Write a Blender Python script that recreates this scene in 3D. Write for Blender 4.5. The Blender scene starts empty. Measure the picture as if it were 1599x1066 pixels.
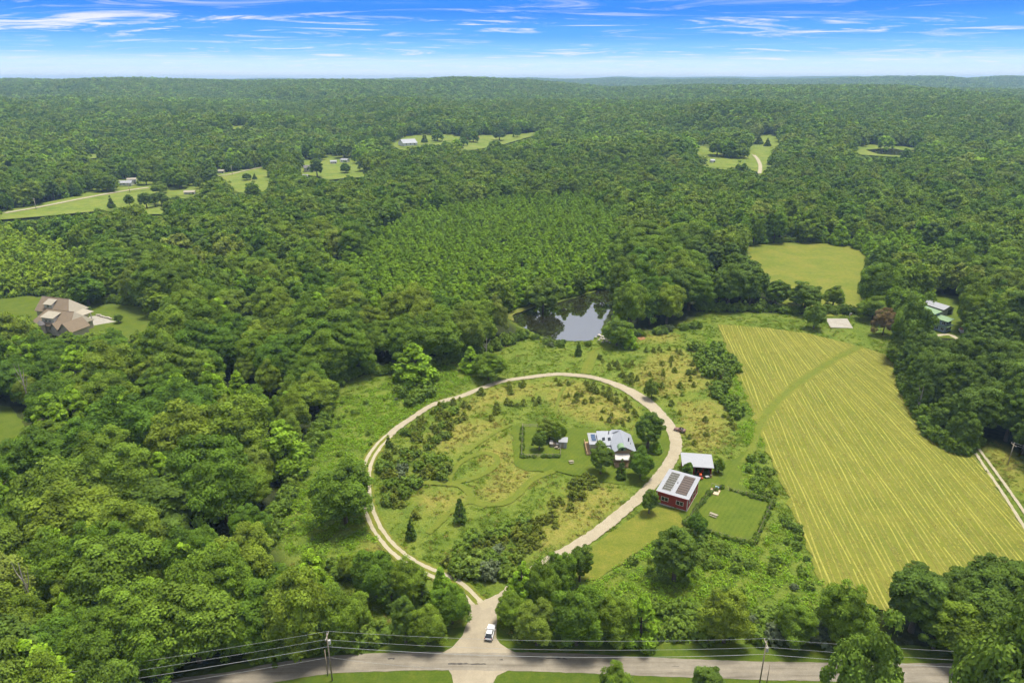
import bpy, math, random
import numpy as np
from mathutils import Vector, Matrix

rng = np.random.default_rng(11); random.seed(11)
scene = bpy.context.scene
COL = scene.collection
PI = math.pi

# ------------------------------------------------------------------ camera
CAM_H, FOC, CX, CY = 115.0, 1066.0, 799.5, 533.0
TH = math.atan(409.0 / FOC)
cam_data = bpy.data.cameras.new('camera')
cam_data.lens = 24.0; cam_data.sensor_width = 36.0
cam_data.clip_start = 1.0; cam_data.clip_end = 60000.0
camera = bpy.data.objects.new('camera', cam_data)
camera.location = (0, 0, CAM_H); camera.rotation_euler = (PI / 2 - TH, 0, 0)
COL.objects.link(camera); scene.camera = camera

# ------------------------------------------------------------------ world
SUN_DIR = Vector((0.18, 0.15, 0.93)).normalized()      # towards the sun
world = bpy.data.worlds.new('World'); scene.world = world; world.use_nodes = True
nt = world.node_tree; N = nt.nodes; L = nt.links; N.clear()
def wn(t, **k):
    n = N.new(t)
    for a, b in k.items(): setattr(n, a, b)
    return n
def wmath(op, a, b=None, clamp=False):
    n = wn('ShaderNodeMath', operation=op, use_clamp=clamp)
    for i, v in enumerate((a, b)):
        if v is None: continue
        if isinstance(v, (int, float)): n.inputs[i].default_value = v
        else: L.new(v, n.inputs[i])
    return n.outputs[0]
tc = wn('ShaderNodeTexCoord')
sep = wn('ShaderNodeSeparateXYZ'); L.new(tc.outputs['Generated'], sep.inputs[0])
X, Y, Z = sep.outputs
sky = wn('ShaderNodeTexSky', sky_type='NISHITA', sun_disc=False,
         sun_elevation=math.asin(SUN_DIR.z), sun_rotation=math.atan2(SUN_DIR.x, SUN_DIR.y),
         altitude=200, air_density=1.0, dust_density=0.6, ozone_density=3.0)
ramp = wn('ShaderNodeValToRGB'); ramp.color_ramp.interpolation = 'EASE'
els = ramp.color_ramp.elements
stops = [(0.0, (5.9, 6.2, 6.3)), (0.018, (3.7, 5.0, 6.1)), (0.036, (1.25, 3.3, 6.0)), (0.056, (0.40, 2.2, 5.7)), (0.085, (0.03, 1.35, 5.3)), (0.3, (0.02, 1.05, 4.0))]
while len(els) < len(stops): els.new(0.5)
for e, (p, c) in zip(els, stops): e.position = p; e.color = (c[0] / 9.3, c[1] / 9.3, c[2] / 9.3, 1)
zc = wmath('MAXIMUM', Z, 0.0); L.new(zc, ramp.inputs[0])
rs = wn('ShaderNodeVectorMath', operation='SCALE'); L.new(ramp.outputs[0], rs.inputs[0]); rs.inputs['Scale'].default_value = 8.0
base = wn('ShaderNodeMixRGB'); base.inputs[0].default_value = 0.95
L.new(sky.outputs[0], base.inputs[1]); L.new(rs.outputs[0], base.inputs[2])
# cirrus: noise on a flat cloud deck seen in perspective, streaks run left to right
den = wmath('ADD', zc, 0.035)
u = wmath('DIVIDE', X, den); v = wmath('DIVIDE', Y, den)
cmb = wn('ShaderNodeCombineXYZ'); L.new(wmath('MULTIPLY', u, 0.42), cmb.inputs[0]); L.new(wmath('MULTIPLY', v, 0.72), cmb.inputs[1]); cmb.inputs[2].default_value = 3.4
n1 = wn('ShaderNodeTexNoise'); n1.inputs['Scale'].default_value = 1.0; n1.inputs['Detail'].default_value = 9; n1.inputs['Roughness'].default_value = 0.66; n1.inputs['Distortion'].default_value = 2.6
L.new(cmb.outputs[0], n1.inputs['Vector'])
cmb2 = wn('ShaderNodeCombineXYZ'); L.new(wmath('MULTIPLY', u, 0.05), cmb2.inputs[0]); L.new(wmath('MULTIPLY', v, 0.16), cmb2.inputs[1]); cmb2.inputs[2].default_value = 1.7
n2 = wn('ShaderNodeTexNoise'); n2.inputs['Scale'].default_value = 1.0; n2.inputs['Detail'].default_value = 3
L.new(cmb2.outputs[0], n2.inputs['Vector'])
def mrange(val, a, b, c, d):
    n = wn('ShaderNodeMapRange'); n.interpolation_type = 'SMOOTHSTEP'
    L.new(val, n.inputs[0])
    for i, q in enumerate((a, b, c, d)): n.inputs[i + 1].default_value = q
    return n.outputs[0]
streak = mrange(n1.outputs[0], 0.49, 0.70, 0.0, 1.0)
patch = mrange(n2.outputs[0], 0.42, 0.60, 0.28, 1.0)
cir = wmath('MULTIPLY', wmath('MULTIPLY', streak, patch), 0.95)
deck = mrange(zc, 0.13, 0.30, 0.0, 0.88)                    # the pond mirrors a bright veil of cloud higher up
wob = mrange(n2.outputs[0], 0.3, 0.7, 0.8, 1.08)
deck = wmath('MULTIPLY', deck, wob)
cov = wmath('MAXIMUM', cir, deck, True)
cl = wn('ShaderNodeMixRGB'); L.new(cov, cl.inputs[0]); L.new(base.outputs[0], cl.inputs[1]); cl.inputs[2].default_value = (4.7, 4.62, 4.45, 1)
bg = wn('ShaderNodeBackground'); bg.inputs['Strength'].default_value = 0.052
L.new(cl.outputs[0], bg.inputs[0])
wo = wn('ShaderNodeOutputWorld'); L.new(bg.outputs[0], wo.inputs['Surface'])

# ------------------------------------------------------------------ sun and exposure
sd = bpy.data.lights.new('sun', 'SUN'); sd.energy = 1.5; sd.angle = math.radians(18); sd.color = (1.0, 0.94, 0.83)
sun = bpy.data.objects.new('sun', sd); sun.rotation_euler = (-SUN_DIR).to_track_quat('-Z', 'Y').to_euler(); sun.location = (0, 0, 300)
COL.objects.link(sun)
vs = scene.view_settings
vs.view_transform = 'Standard'; vs.look = 'None'; vs.exposure = 2.1; vs.gamma = 1.0; vs.use_curve_mapping = False
cy = scene.cycles
cy.max_bounces = 4; cy.diffuse_bounces = 2; cy.adaptive_threshold = 0.03; cy.glossy_bounces = 2; cy.transmission_bounces = 2; cy.transparent_max_bounces = 4; cy.volume_bounces = 0
cy.use_denoising = True
try: cy.denoiser = 'OPENIMAGEDENOISE'; cy.denoising_input_passes = 'RGB_ALBEDO_NORMAL'; cy.denoising_prefilter = 'ACCURATE'
except Exception: pass
cy.sample_clamp_indirect = 4.0
cy.caustics_reflective = False; cy.caustics_refractive = False

# ------------------------------------------------------------------ picture <-> place
CT, ST = math.cos(TH), math.sin(TH)
def ray(px, py):
    r = (px - CX) / FOC; q = -(py - CY) / FOC
    return r, CT + q * ST, -ST + q * CT
def G(px, py, z=0.0):
    a, b, c = ray(px, py); t = (z - CAM_H) / c
    return (t * a, t * b)
def GP(poly, z=0.0): return [G(p[0], p[1], z) for p in poly]
def proj(x, y, z):
    zz = z - CAM_H
    dep = y * CT - zz * ST; up = y * ST + zz * CT
    dep = np.maximum(dep, 1.0)
    return CX + FOC * x / dep, CY - FOC * up / dep, dep
def hgt(bx, by, ty):
    x, y = G(bx, by); a, b, c = ray(bx, ty)
    return CAM_H + y / b * c
def inpoly(px, py, poly):
    px = np.asarray(px, float); py = np.asarray(py, float)
    out = np.zeros(px.shape, bool)
    P = np.asarray(poly, float)
    sel = (px >= P[:, 0].min()) & (px <= P[:, 0].max()) & (py >= P[:, 1].min()) & (py <= P[:, 1].max())
    if not sel.any(): return out
    a = px[sel]; b = py[sel]; r = np.zeros(a.shape, bool)
    x0, y0 = P[-1]
    for x1, y1 in P:
        c = (y1 > b) != (y0 > b)
        if c.any():
            xi = (x0 - x1) * (b - y1) / (y0 - y1 + 1e-12) + x1
            r ^= c & (a < xi)
        x0, y0 = x1, y1
    out[sel] = r
    return out
def inany(px, py, polys):
    r = np.zeros(np.shape(px), bool)
    for p in polys: r |= inpoly(px, py, p)
    return r
def smooth(v, a, b):
    t = np.clip((v - a) / (b - a), 0, 1); return t * t * (3 - 2 * t)
def sines(seed, wl, n=9):
    g = np.random.default_rng(seed); an = g.uniform(0, 2 * PI, n); w = wl * g.uniform(0.55, 1.7, n); ph = g.uniform(0, 2 * PI, n)
    def f(x, y):
        s = 0
        for a, l, p in zip(an, w, ph): s = s + np.sin((x * math.cos(a) + y * math.sin(a)) * 2 * PI / l + p)
        return s / math.sqrt(n)
    return f
nA, nB, nC = sines(1, 900), sines(2, 380), sines(3, 2600)
def T(x, y):
    x = np.asarray(x, float); y = np.asarray(y, float)
    r = np.hypot(x, y); yy = np.maximum(y, 60.0)
    px = np.clip(CX + 1141 * x / yy, -700, 2300)
    a = smooth(r, 640, 1900)
    z = a * (30 + 17 * nA(x, y) + 12 * nB(x, y))
    def ridge(z, r0, s0, s1, pxs, hs, sd):
        A = np.interp(px, pxs, hs) * (1 + 0.05 * nB(x * 0.6 + sd * 37, y * 0.3) + 0.04 * nA(x + sd * 91, y * 0.2))
        rr = r0 * (1 + 0.10 * np.sin(px / 170.0 + sd) + 0.05 * np.sin(px / 61.0 + 2 * sd))
        s = np.where(r < rr, s0, s1)
        return np.maximum(z, A * np.exp(-((r - rr) / s) ** 2))
    z = ridge(z, 2000, 620, 700, [-700, 100, 500, 800, 1200, 2300], [42, 46, 40, 38, 50, 46], 0.3)
    z = ridge(z, 3500, 1150, 900, [-700, 0, 200, 440, 640, 700, 760, 860, 960, 2300], [96, 98, 101, 96, 92, 99, 92, 78, 60, 50], 1.0)
    z = ridge(z, 2800, 1000, 800, [-700, 800, 950, 1100, 1280, 1400, 1500, 1620, 2300], [20, 44, 66, 74, 79, 76, 62, 48, 40], 2.2)
    z = ridge(z, 6500, 1500, 1200, [-700, 300, 640, 800, 1000, 1300, 1600, 2300], [78, 84, 98, 106, 100, 98, 112, 112], 3.1)
    z = ridge(z, 11500, 2500, 2500, [-700, 0, 380, 420, 640, 860, 950, 1250, 1330, 1450, 1600, 2300], [112, 118, 120, 132, 122, 126, 138, 152, 148, 132, 134, 130], 4.0)
    return z * smooth(r, 600, 900)
def GT(px, py):
    "point of the terrain under a pixel of the photograph"
    a, b, c = ray(px, py)
    t = np.geomspace(80, 14000, 6000)
    d = CAM_H + t * c - T(t * a, t * b)
    i = int(np.argmax(d < 0)) if (d < 0).any() else len(t) - 1
    t0 = t[max(i - 1, 0)]; t1 = t[i]
    for _ in range(18):
        tm = 0.5 * (t0 + t1)
        if CAM_H + tm * c - float(T(tm * a, tm * b)) < 0: t1 = tm
        else: t0 = tm
    return (t1 * a, t1 * b, float(T(t1 * a, t1 * b)))

# ------------------------------------------------------------------ scene-graph helpers
def tag(o, label=None, cat=None, group=None, kind=None):
    if label: o['label'] = label
    if cat: o['category'] = cat
    if group: o['group'] = group
    if kind: o['kind'] = kind
    return o
def add(name, data, parent=None):
    o = bpy.data.objects.new(name, data); COL.objects.link(o)
    if parent: o.parent = parent
    return o
def empty(name, loc=(0, 0, 0), rz=0.0):
    o = add(name, None); o.location = loc; o.rotation_euler = (0, 0, rz); o.empty_display_size = 0.3
    return o
def mesh_np(name, V, F, mats=(), midx=None, tint=None, smooth_shade=False):
    V = np.asarray(V, np.float32).reshape(-1, 3)
    me = bpy.data.meshes.new(name)
    if isinstance(F, np.ndarray):
        k = F.shape[1]; n = len(F)
        me.vertices.add(len(V)); me.vertices.foreach_set('co', V.ravel())
        me.loops.add(n * k); me.loops.foreach_set('vertex_index', F.astype(np.int32).ravel())
        me.polygons.add(n); me.polygons.foreach_set('loop_start', np.arange(0, n * k, k, dtype=np.int32))
        me.polygons.foreach_set('loop_total', np.full(n, k, np.int32))
        me.update(calc_edges=True)
    else:
        me.from_pydata([tuple(map(float, p)) for p in V], [], F); me.update()
    for m in mats: me.materials.append(m)
    if midx is not None: me.polygons.foreach_set('material_index', np.asarray(midx, np.int32))
    if tint is not None:
        at = me.attributes.new('tint', 'FLOAT', 'FACE'); at.data.foreach_set('value', np.asarray(tint, np.float32))
    if smooth_shade: me.polygons.foreach_set('use_smooth', np.ones(len(me.polygons), bool))
    return me

# ------------------------------------------------------------------ materials
ALB = 0.78
def alb(c): return tuple(v * ALB for v in c)
MATS = {}
class MB:
    "small node-material builder"
    def __init__(s, name):
        s.m = bpy.data.materials.new(name); s.m.use_nodes = True; s.t = s.m.node_tree; s.t.nodes.clear()
        s.out = s.n('ShaderNodeOutputMaterial'); MATS[name] = s.m
    def n(s, t, **k):
        q = s.t.nodes.new(t)
        for a, b in k.items(): setattr(q, a, b)
        return q
    def l(s, a, b): s.t.links.new(a, b)
    def bsdf(s, rough=0.8, spec=0.3, metallic=0.0):
        b = s.n('ShaderNodeBsdfPrincipled'); b.inputs['Roughness'].default_value = rough
        b.inputs['Specular IOR Level'].default_value = spec; b.inputs['Metallic'].default_value = metallic
        s.l(b.outputs[0], s.out.inputs['Surface']); return b
    def pos(s):
        g = s.n('ShaderNodeNewGeometry'); return g.outputs['Position']
    def noise(s, scale, detail=4, rough=0.55, vec=None, dist=0.0):
        q = s.n('ShaderNodeTexNoise'); q.inputs['Scale'].default_value = scale; q.inputs['Detail'].default_value = detail
        q.inputs['Roughness'].default_value = rough; q.inputs['Distortion'].default_value = dist
        s.l(vec if vec is not None else s.pos(), q.inputs['Vector']); return q.outputs[0]
    def ramp(s, fac, stops, interp='LINEAR'):
        r = s.n('ShaderNodeValToRGB'); r.color_ramp.interpolation = interp; e = r.color_ramp.elements
        while len(e) < len(stops): e.new(0.5)
        for q, (p, c) in zip(e, stops): q.position = p; q.color = (*c, 1)
        s.l(fac, r.inputs[0]); return r.outputs[0]
    def mix(s, fac, a, b, mode='MIX'):
        q = s.n('ShaderNodeMixRGB', blend_type=mode)
        for i, v in enumerate((fac, a, b)):
            if isinstance(v, (int, float)): q.inputs[i].default_value = v
            elif isinstance(v, tuple): q.inputs[i].default_value = (*v, 1)
            else: s.l(v, q.inputs[i])
        return q.outputs[0]
    def attr(s, name):
        q = s.n('ShaderNodeAttribute', attribute_name=name); return q
    def bump(s, b, h, strength, dist):
        q = s.n('ShaderNodeBump'); q.inputs['Strength'].default_value = strength; q.inputs['Distance'].default_value = dist
        s.l(h, q.inputs['Height']); s.l(q.outputs[0], b.inputs['Normal'])
    def scaled(s, vec, sx, sy, sz, rz=0.0):
        q = s.n('ShaderNodeMapping'); q.inputs['Scale'].default_value = (sx, sy, sz); q.inputs['Rotation'].default_value = (0, 0, rz)
        s.l(vec, q.inputs['Vector']); return q.outputs[0]
def simple(name, c, rough=0.7, spec=0.3, metallic=0.0, var=0.12, scale=1.5, bump=0.0, bscale=20.0):
    c = alb(c); b = MB(name); p = b.bsdf(rough, spec, metallic)
    lo = tuple(max(0, v * (1 - var)) for v in c); hi = tuple(min(1, v * (1 + var)) for v in c)
    b.l(b.ramp(b.noise(scale, 5), [(0.3, lo), (0.7, hi)]), p.inputs['Base Color'])
    if bump: b.bump(p, b.noise(bscale, 3), bump, 0.05)
    return b.m
def foliage(name, cols, trans=0.2, tcol=1.3, tint=(0.6, 1.4), patch=0.0):
    b = MB(name)
    oi = b.n('ShaderNodeObjectInfo')
    st = [(i / max(1, len(cols) - 1), c) for i, c in enumerate(cols)]
    ln = b.noise(0.006, 3, .6, oi.outputs['Location'])
    sm = b.n('ShaderNodeMath', operation='MULTIPLY_ADD'); b.l(ln, sm.inputs[0]); sm.inputs[1].default_value = 1.1; b.l(oi.outputs['Random'], sm.inputs[2])
    fr = b.n('ShaderNodeMath', operation='FRACT'); b.l(sm.outputs[0], fr.inputs[0])
    sd_ = b.n('ShaderNodeMath', operation='MULTIPLY_ADD'); b.l(ln, sd_.inputs[0]); sd_.inputs[1].default_value = 1.5; sd_.inputs[2].default_value = -0.25
    mixf = b.mix(0.32, fr.outputs[0], sd_.outputs[0])
    col = b.ramp(mixf, st)
    at = b.attr('tint').outputs['Fac']
    mr = b.n('ShaderNodeMapRange'); b.l(at, mr.inputs[0]); mr.inputs[3].default_value = tint[0]; mr.inputs[4].default_value = tint[1]
    cb = b.n('ShaderNodeCombineXYZ')
    for i in range(3): b.l(mr.outputs[0], cb.inputs[i])
    col = b.mix(1.0, col, cb.outputs[0], 'MULTIPLY')
    p = b.n('ShaderNodeBsdfPrincipled'); p.inputs['Roughness'].default_value = 0.6; p.inputs['Specular IOR Level'].default_value = 0.07
    b.l(col, p.inputs['Base Color'])
    tr = b.n('ShaderNodeBsdfTranslucent')
    b.l(b.mix(1.0, col, (tcol * 1.15, tcol * 1.25, tcol * 0.5), 'MULTIPLY'), tr.inputs[0])
    mx = b.n('ShaderNodeMixShader'); mx.inputs[0].default_value = trans
    b.l(p.outputs[0], mx.inputs[1]); b.l(tr.outputs[0], mx.inputs[2]); b.l(mx.outputs[0], b.out.inputs['Surface'])
    return b.m
M_BARK = simple('bark', (0.13, 0.105, 0.08), 0.9, 0.1, var=0.35, scale=6)
M_PALEBARK = simple('pale_bark', (0.42, 0.38, 0.32), 0.9, 0.1, var=0.3, scale=5)
M_LEAF = foliage('leaves_broad', [(0.072, 0.144, 0.015), (0.113, 0.188, 0.017), (0.092, 0.172, 0.017), (0.150, 0.218, 0.021), (0.113, 0.199, 0.018), (0.182, 0.241, 0.025), (0.135, 0.218, 0.020), (0.195, 0.236, 0.038), (0.167, 0.241, 0.022)])
M_YOUNG = foliage('leaves_young', [(0.180, 0.302, 0.019), (0.222, 0.347, 0.022), (0.169, 0.284, 0.021), (0.246, 0.352, 0.025)])
M_LIME = foliage('leaves_lime', [(0.218, 0.331, 0.028), (0.269, 0.361, 0.033), (0.199, 0.312, 0.028)])
M_DARK = foliage('leaves_dark', [(0.084, 0.145, 0.021), (0.108, 0.170, 0.022), (0.096, 0.156, 0.027)], trans=0.2)
M_BRIGHT = foliage('leaves_bright', [(0.142, 0.211, 0.027), (0.123, 0.198, 0.024), (0.162, 0.216, 0.028)])
M_CEDAR = foliage('needles_cedar', [(0.113, 0.162, 0.025), (0.160, 0.196, 0.026), (0.197, 0.221, 0.030)], trans=0.25)
M_SHRUB = foliage('leaves_shrub', [(0.100, 0.170, 0.022), (0.146, 0.221, 0.026), (0.117, 0.185, 0.027), (0.181, 0.232, 0.034)])
M_GREY = foliage('leaves_greygreen', [(0.12, 0.155, 0.08), (0.14, 0.175, 0.085)])
M_RUSSET = foliage('leaves_russet', [(0.17, 0.125, 0.055), (0.20, 0.14, 0.055)])
M_WEED = foliage('weeds_green', [(0.116, 0.183, 0.018), (0.154, 0.216, 0.022), (0.129, 0.204, 0.019), (0.179, 0.225, 0.027)], trans=0.35)
M_LUSH = foliage('weeds_lush', [(0.154, 0.271, 0.022), (0.213, 0.332, 0.026), (0.176, 0.293, 0.026), (0.254, 0.341, 0.031)], trans=0.35)
M_GOLD = foliage('grass_gold', [(0.215, 0.194, 0.042), (0.172, 0.180, 0.039), (0.259, 0.209, 0.058), (0.144, 0.173, 0.032)], trans=0.3)
M_STRAW = foliage('hay', [(0.270, 0.250, 0.056), (0.258, 0.244, 0.052), (0.285, 0.260, 0.061)], trans=0.2)

# ------------------------------------------------------------------ plant meshes
def leaf_quads(P, Nrm, a, w, g):
    n = len(P)
    Nrm = Nrm / np.maximum(np.linalg.norm(Nrm, axis=1, keepdims=True), 1e-6)
    R = g.normal(size=(n, 3)); t = R - (R * Nrm).sum(1, keepdims=True) * Nrm
    t /= np.maximum(np.linalg.norm(t, axis=1, keepdims=True), 1e-6)
    b = np.cross(Nrm, t)
    s = g.uniform(0.7, 1.3, (n, 1)); A = t * a * s; B = b * w * s
    dr = -Nrm * a * 0.18 * s
    V = np.stack([P - A + dr, P + B, P + A + dr, P - B], 1).reshape(-1, 3)
    return V, np.arange(4 * n).reshape(n, 4)
def fib(n, g):
    i = np.arange(n) + 0.5; z = 1 - 2 * i / n; ph = i * 2.399963 + g.uniform(0, 6.28)
    r = np.sqrt(1 - z * z); return np.stack([r * np.cos(ph), r * np.sin(ph), z], 1)
def clump_leaves(C, rc, nl, outn, g, lift=0.45, spread=0.5):
    k = len(C)
    d = g.normal(size=(k, nl, 3)); d /= np.linalg.norm(d, axis=2, keepdims=True)
    d = d + outn[:, None, :] * 0.55; d[..., 2] += lift * 0.6
    d /= np.linalg.norm(d, axis=2, keepdims=True)
    rad = g.uniform(0.55, 1.08, (k, nl, 1)) * rc[:, None, None]
    P = C[:, None, :] + d * rad * np.array([1, 1, 0.8])
    nr = d + g.normal(size=d.shape) * spread; nr[..., 2] += lift
    tint = np.repeat(g.uniform(0.15, 0.85, k), nl) + g.uniform(-0.2, 0.2, k * nl)
    return P.reshape(-1, 3), nr.reshape(-1, 3), np.clip(tint, 0, 1)
def crown_round(g, h, R, ncl, nl, leaf, bot=0.22, lump=0.16):
    d = fib(int(ncl * 1.35), g); d = d[d[:, 2] > -0.55][:ncl]
    z0 = h * bot; zc = z0 + (h - z0) * 0.46; rz = (h - z0) * 0.5
    az = np.arctan2(d[:, 1], d[:, 0]); ph = g.uniform(0, 6.28, 3)
    env = 1 + lump * (np.sin(2 * az + ph[0]) * 0.6 + np.sin(3 * az + ph[1] + d[:, 2] * 2) + np.sin(5 * az + ph[2]) * 0.5)
    env *= g.uniform(0.72, 1.1, len(d))
    C = d * env[:, None] * np.array([R * 0.80, R * 0.80, rz * 0.86]); C[:, 2] += zc
    rc = g.uniform(0.20, 0.34, len(C)) * R
    P, nr, ti = clump_leaves(C, rc, nl, d, g)
    return P, nr, ti
def crown_cone(g, h, R, ncl, nl, leaf, bot=0.1, power=0.75, cl=0.36):
    t = np.sort(g.uniform(0, 1, ncl) ** 1.25)
    az = np.arange(ncl) * 2.399963 + g.uniform(0, 1, ncl)
    rr = R * (1 - t) ** power * g.uniform(0.62, 1.0, ncl) * (0.55 + 0.45 * np.minimum(1, t * 8 + .2))
    C = np.stack([rr * np.cos(az), rr * np.sin(az), h * (bot + (0.95 - bot) * t)], 1)
    out = np.stack([np.cos(az), np.sin(az), 0.3 + t], 1); out /= np.linalg.norm(out, axis=1, keepdims=True)
    rc = R * cl * (1.12 - 0.7 * t) * g.uniform(0.8, 1.2, ncl)
    return clump_leaves(C, rc, nl, out, g)
def tube(pts, rads, k=6):
    pts = [Vector(p) for p in pts]; V = []; F = []
    for i, p in enumerate(pts):
        d = (pts[min(i + 1, len(pts) - 1)] - pts[max(i - 1, 0)]).normalized()
        a = d.orthogonal().normalized(); b = d.cross(a)
        for j in range(k):
            an = 2 * PI * j / k; V.append(p + (a * math.cos(an) + b * math.sin(an)) * rads[i])
    for i in range(len(pts) - 1):
        for j in range(k): F.append((i * k + j, i * k + (j + 1) % k, (i + 1) * k + (j + 1) % k, (i + 1) * k + j))
    return np.array([tuple(v) for v in V]), np.array(F)
def trunk_geo(g, h, R, limbs=6, top=0.72, r0=0.035):
    Vs, Fs = [], []; o = 0
    lean = g.normal(size=2) * 0.03 * h
    p = [(0, 0, -0.4), (lean[0] * .2, lean[1] * .2, h * .25), (lean[0] * .6, lean[1] * .6, h * .5), (lean[0], lean[1], h * top)]
    V, F = tube(p, [h * r0, h * r0 * .72, h * r0 * .5, h * r0 * .15]); Vs.append(V); Fs.append(F); o += len(V)
    for i in range(limbs):
        a = i * 2.4 + g.uniform(0, 1); z = h * g.uniform(.25, .5); e = R * g.uniform(.5, .8)
        q = [(lean[0] * .4, lean[1] * .4, z), (math.cos(a) * e * .5, math.sin(a) * e * .5, z + h * .14), (math.cos(a) * e, math.sin(a) * e, z + h * .2)]
        V, F = tube(q, [h * r0 * .4, h * r0 * .26, h * r0 * .08], 4); Vs.append(V); Fs.append(F + o); o += len(V)
    return np.concatenate(Vs), np.concatenate(Fs)
class Proto: pass
def make_proto(kind, mat, seed, h, R, ncl, nl, leaf, bark=M_BARK, trunk=True, calm=1.0, **k):
    g = np.random.default_rng(seed); p = Proto(); p.h, p.R, p.kind = h, R, kind
    f = {'round': crown_round, 'cone': crown_cone}[kind]
    P, nr, ti = f(g, h, R, ncl, nl, leaf, **k)
    ti = .5 + (ti - .5) * calm
    V, F = leaf_quads(P, nr, leaf, leaf * 0.62, g)
    p.crown = mesh_np('crown', V, F, [mat], tint=ti)
    if trunk: tv, tf = trunk_geo(g, h, R)
    else: tv, tf = tube([(0, 0, -.2), (0, 0, h * .5)], [0.05 * R + .03, 0.02], 4)
    p.trunk = mesh_np('trunk', tv, tf, [bark], smooth_shade=True)
    p.full = mesh_np('tree', np.concatenate([V, tv]), np.concatenate([F, tf + len(V)]), [mat, bark], np.r_[np.zeros(len(F), int), np.ones(len(tf), int)], np.r_[ti, np.full(len(tf), .5)])
    return p
PR = {}
# full-detail trees
PR['broad'] = [make_proto('round', M_LEAF, 20 + i, 17, 6.6, 100, 300, 0.26, bot=b, lump=l) for i, (b, l) in enumerate([(.06, .16), (.10, .2), (.04, .12), (.1, .24), (.05, .2)])]
PR['young'] = [make_proto('cone', M_YOUNG, 40 + i, 12, 3.9, 54, 150, 0.30, bot=.04, power=pw) for i, pw in enumerate((.78, .68, .9))]
PR['dark'] = [make_proto('round', M_DARK, 50 + i, 17, 5.2, 70, 260, 0.26, bot=.1, lump=.14) for i in range(3)]
PR['bright'] = [make_proto('round', M_BRIGHT, 60 + i, 10, 4.6, 60, 260, 0.22, bot=.08, lump=.2) for i in range(2)]
PR['spire'] = [make_proto('cone', M_DARK, 70 + i, 9, 2.4, 44, 110, 0.30, bot=.05, power=.8) for i in range(2)]
PR['russet'] = [make_proto('round', M_RUSSET, 80, 8, 4.0, 34, 160, 0.26, bot=.08)]
# mid- and far-distance versions
PR['broad1'] = [make_proto('round', M_LEAF, 120 + i, 17, 6.6, 72, 62, 0.62, bot=.06, lump=.2) for i in range(5)]
PR['young1'] = [make_proto('cone', M_YOUNG, 140 + i, 12, 3.9, 40, 46, 0.55, bot=.04, power=.75) for i in range(3)]
PR['lime1'] = [make_proto('cone', M_LIME, 145 + i, 11, 4.2, 40, 46, 0.55, bot=.02, power=.6) for i in range(2)]
PR['pale2'] = [make_proto('round', M_YOUNG, 260 + i, 17, 6.4, 30, 13, 1.5, calm=0.35, bot=.04, lump=.22) for i in range(3)]
PR['pale3'] = [make_proto('round', M_YOUNG, 360 + i, 17, 7.0, 26, 7, 1.9, calm=0.35, bot=.04, lump=.22, trunk=False) for i in range(2)]
PR['dark1'] = [make_proto('round', M_DARK, 150 + i, 17, 5.2, 46, 56, 0.62, bot=.1) for i in range(2)]
PR['broad2'] = [make_proto('round', M_LEAF, 220 + i, 17, 7.0, 40, 14, 1.35, calm=0.35, bot=.02, lump=.22) for i in range(5)]
PR['dark2'] = [make_proto('round', M_DARK, 250 + i, 16, 5.2, 24, 12, 1.6, calm=0.35, bot=.1) for i in range(2)]
PR['broad3'] = [make_proto('round', M_LEAF, 320 + i, 17, 7.4, 26, 7, 1.9, calm=0.35, bot=.04, lump=.2, trunk=False) for i in range(4)]
# bushes
PR['cedar'] = [make_proto('cone', M_CEDAR, 400 + i, 3.0, 1.15, 22, 34, 0.20, bot=.04, power=.7, cl=.42, trunk=False) for i in range(4)]
PR['shrub'] = [make_proto('round', M_SHRUB, 420 + i, 2.6, 1.8, 26, 44, 0.24, bot=-.1, lump=.24, trunk=False) for i in range(4)]
PR['greyshrub'] = [make_proto('round', M_GREY, 430, 2.6, 1.8, 26, 44, 0.24, bot=-.1, lump=.24, trunk=False)]
PR['brightshrub'] = [make_proto('round', M_BRIGHT, 440 + i, 2.6, 1.8, 26, 44, 0.26, bot=-.1, lump=.24, trunk=False) for i in range(2)]
PR['russetshrub'] = [make_proto('round', M_RUSSET, 450, 2.2, 1.5, 22, 40, 0.22, bot=-.1, lump=.24, trunk=False)]
def tuft(mat, seed, n, r, h, a, w, up=0.4):
    g = np.random.default_rng(seed)
    P = np.stack([g.normal(0, r * .5, n), g.normal(0, r * .5, n), np.abs(g.normal(0, h * .5, n)) + .02], 1)
    nr = g.normal(size=(n, 3)); nr[:, 2] += up
    V, F = leaf_quads(P, nr, a, w, g)
    return mesh_np('tuft', V, F, [mat], tint=g.uniform(0, 1, n))
TUFTS = {'weed': [tuft(M_WEED, 500 + i, 26, .9, .55, .26, .13, .7) for i in range(3)],
         'gold': [tuft(M_GOLD, 510 + i, 26, .8, .55, .30, .09, .3) for i in range(3)],
         'leafy': [tuft(M_LUSH, 520 + i, 40, 1.0, .9, .24, .16, .8) for i in range(3)],
         'straw': [tuft(M_STRAW, 530 + i, 14, .6, .04, .26, .08, 3.0) for i in range(2)]}

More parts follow.
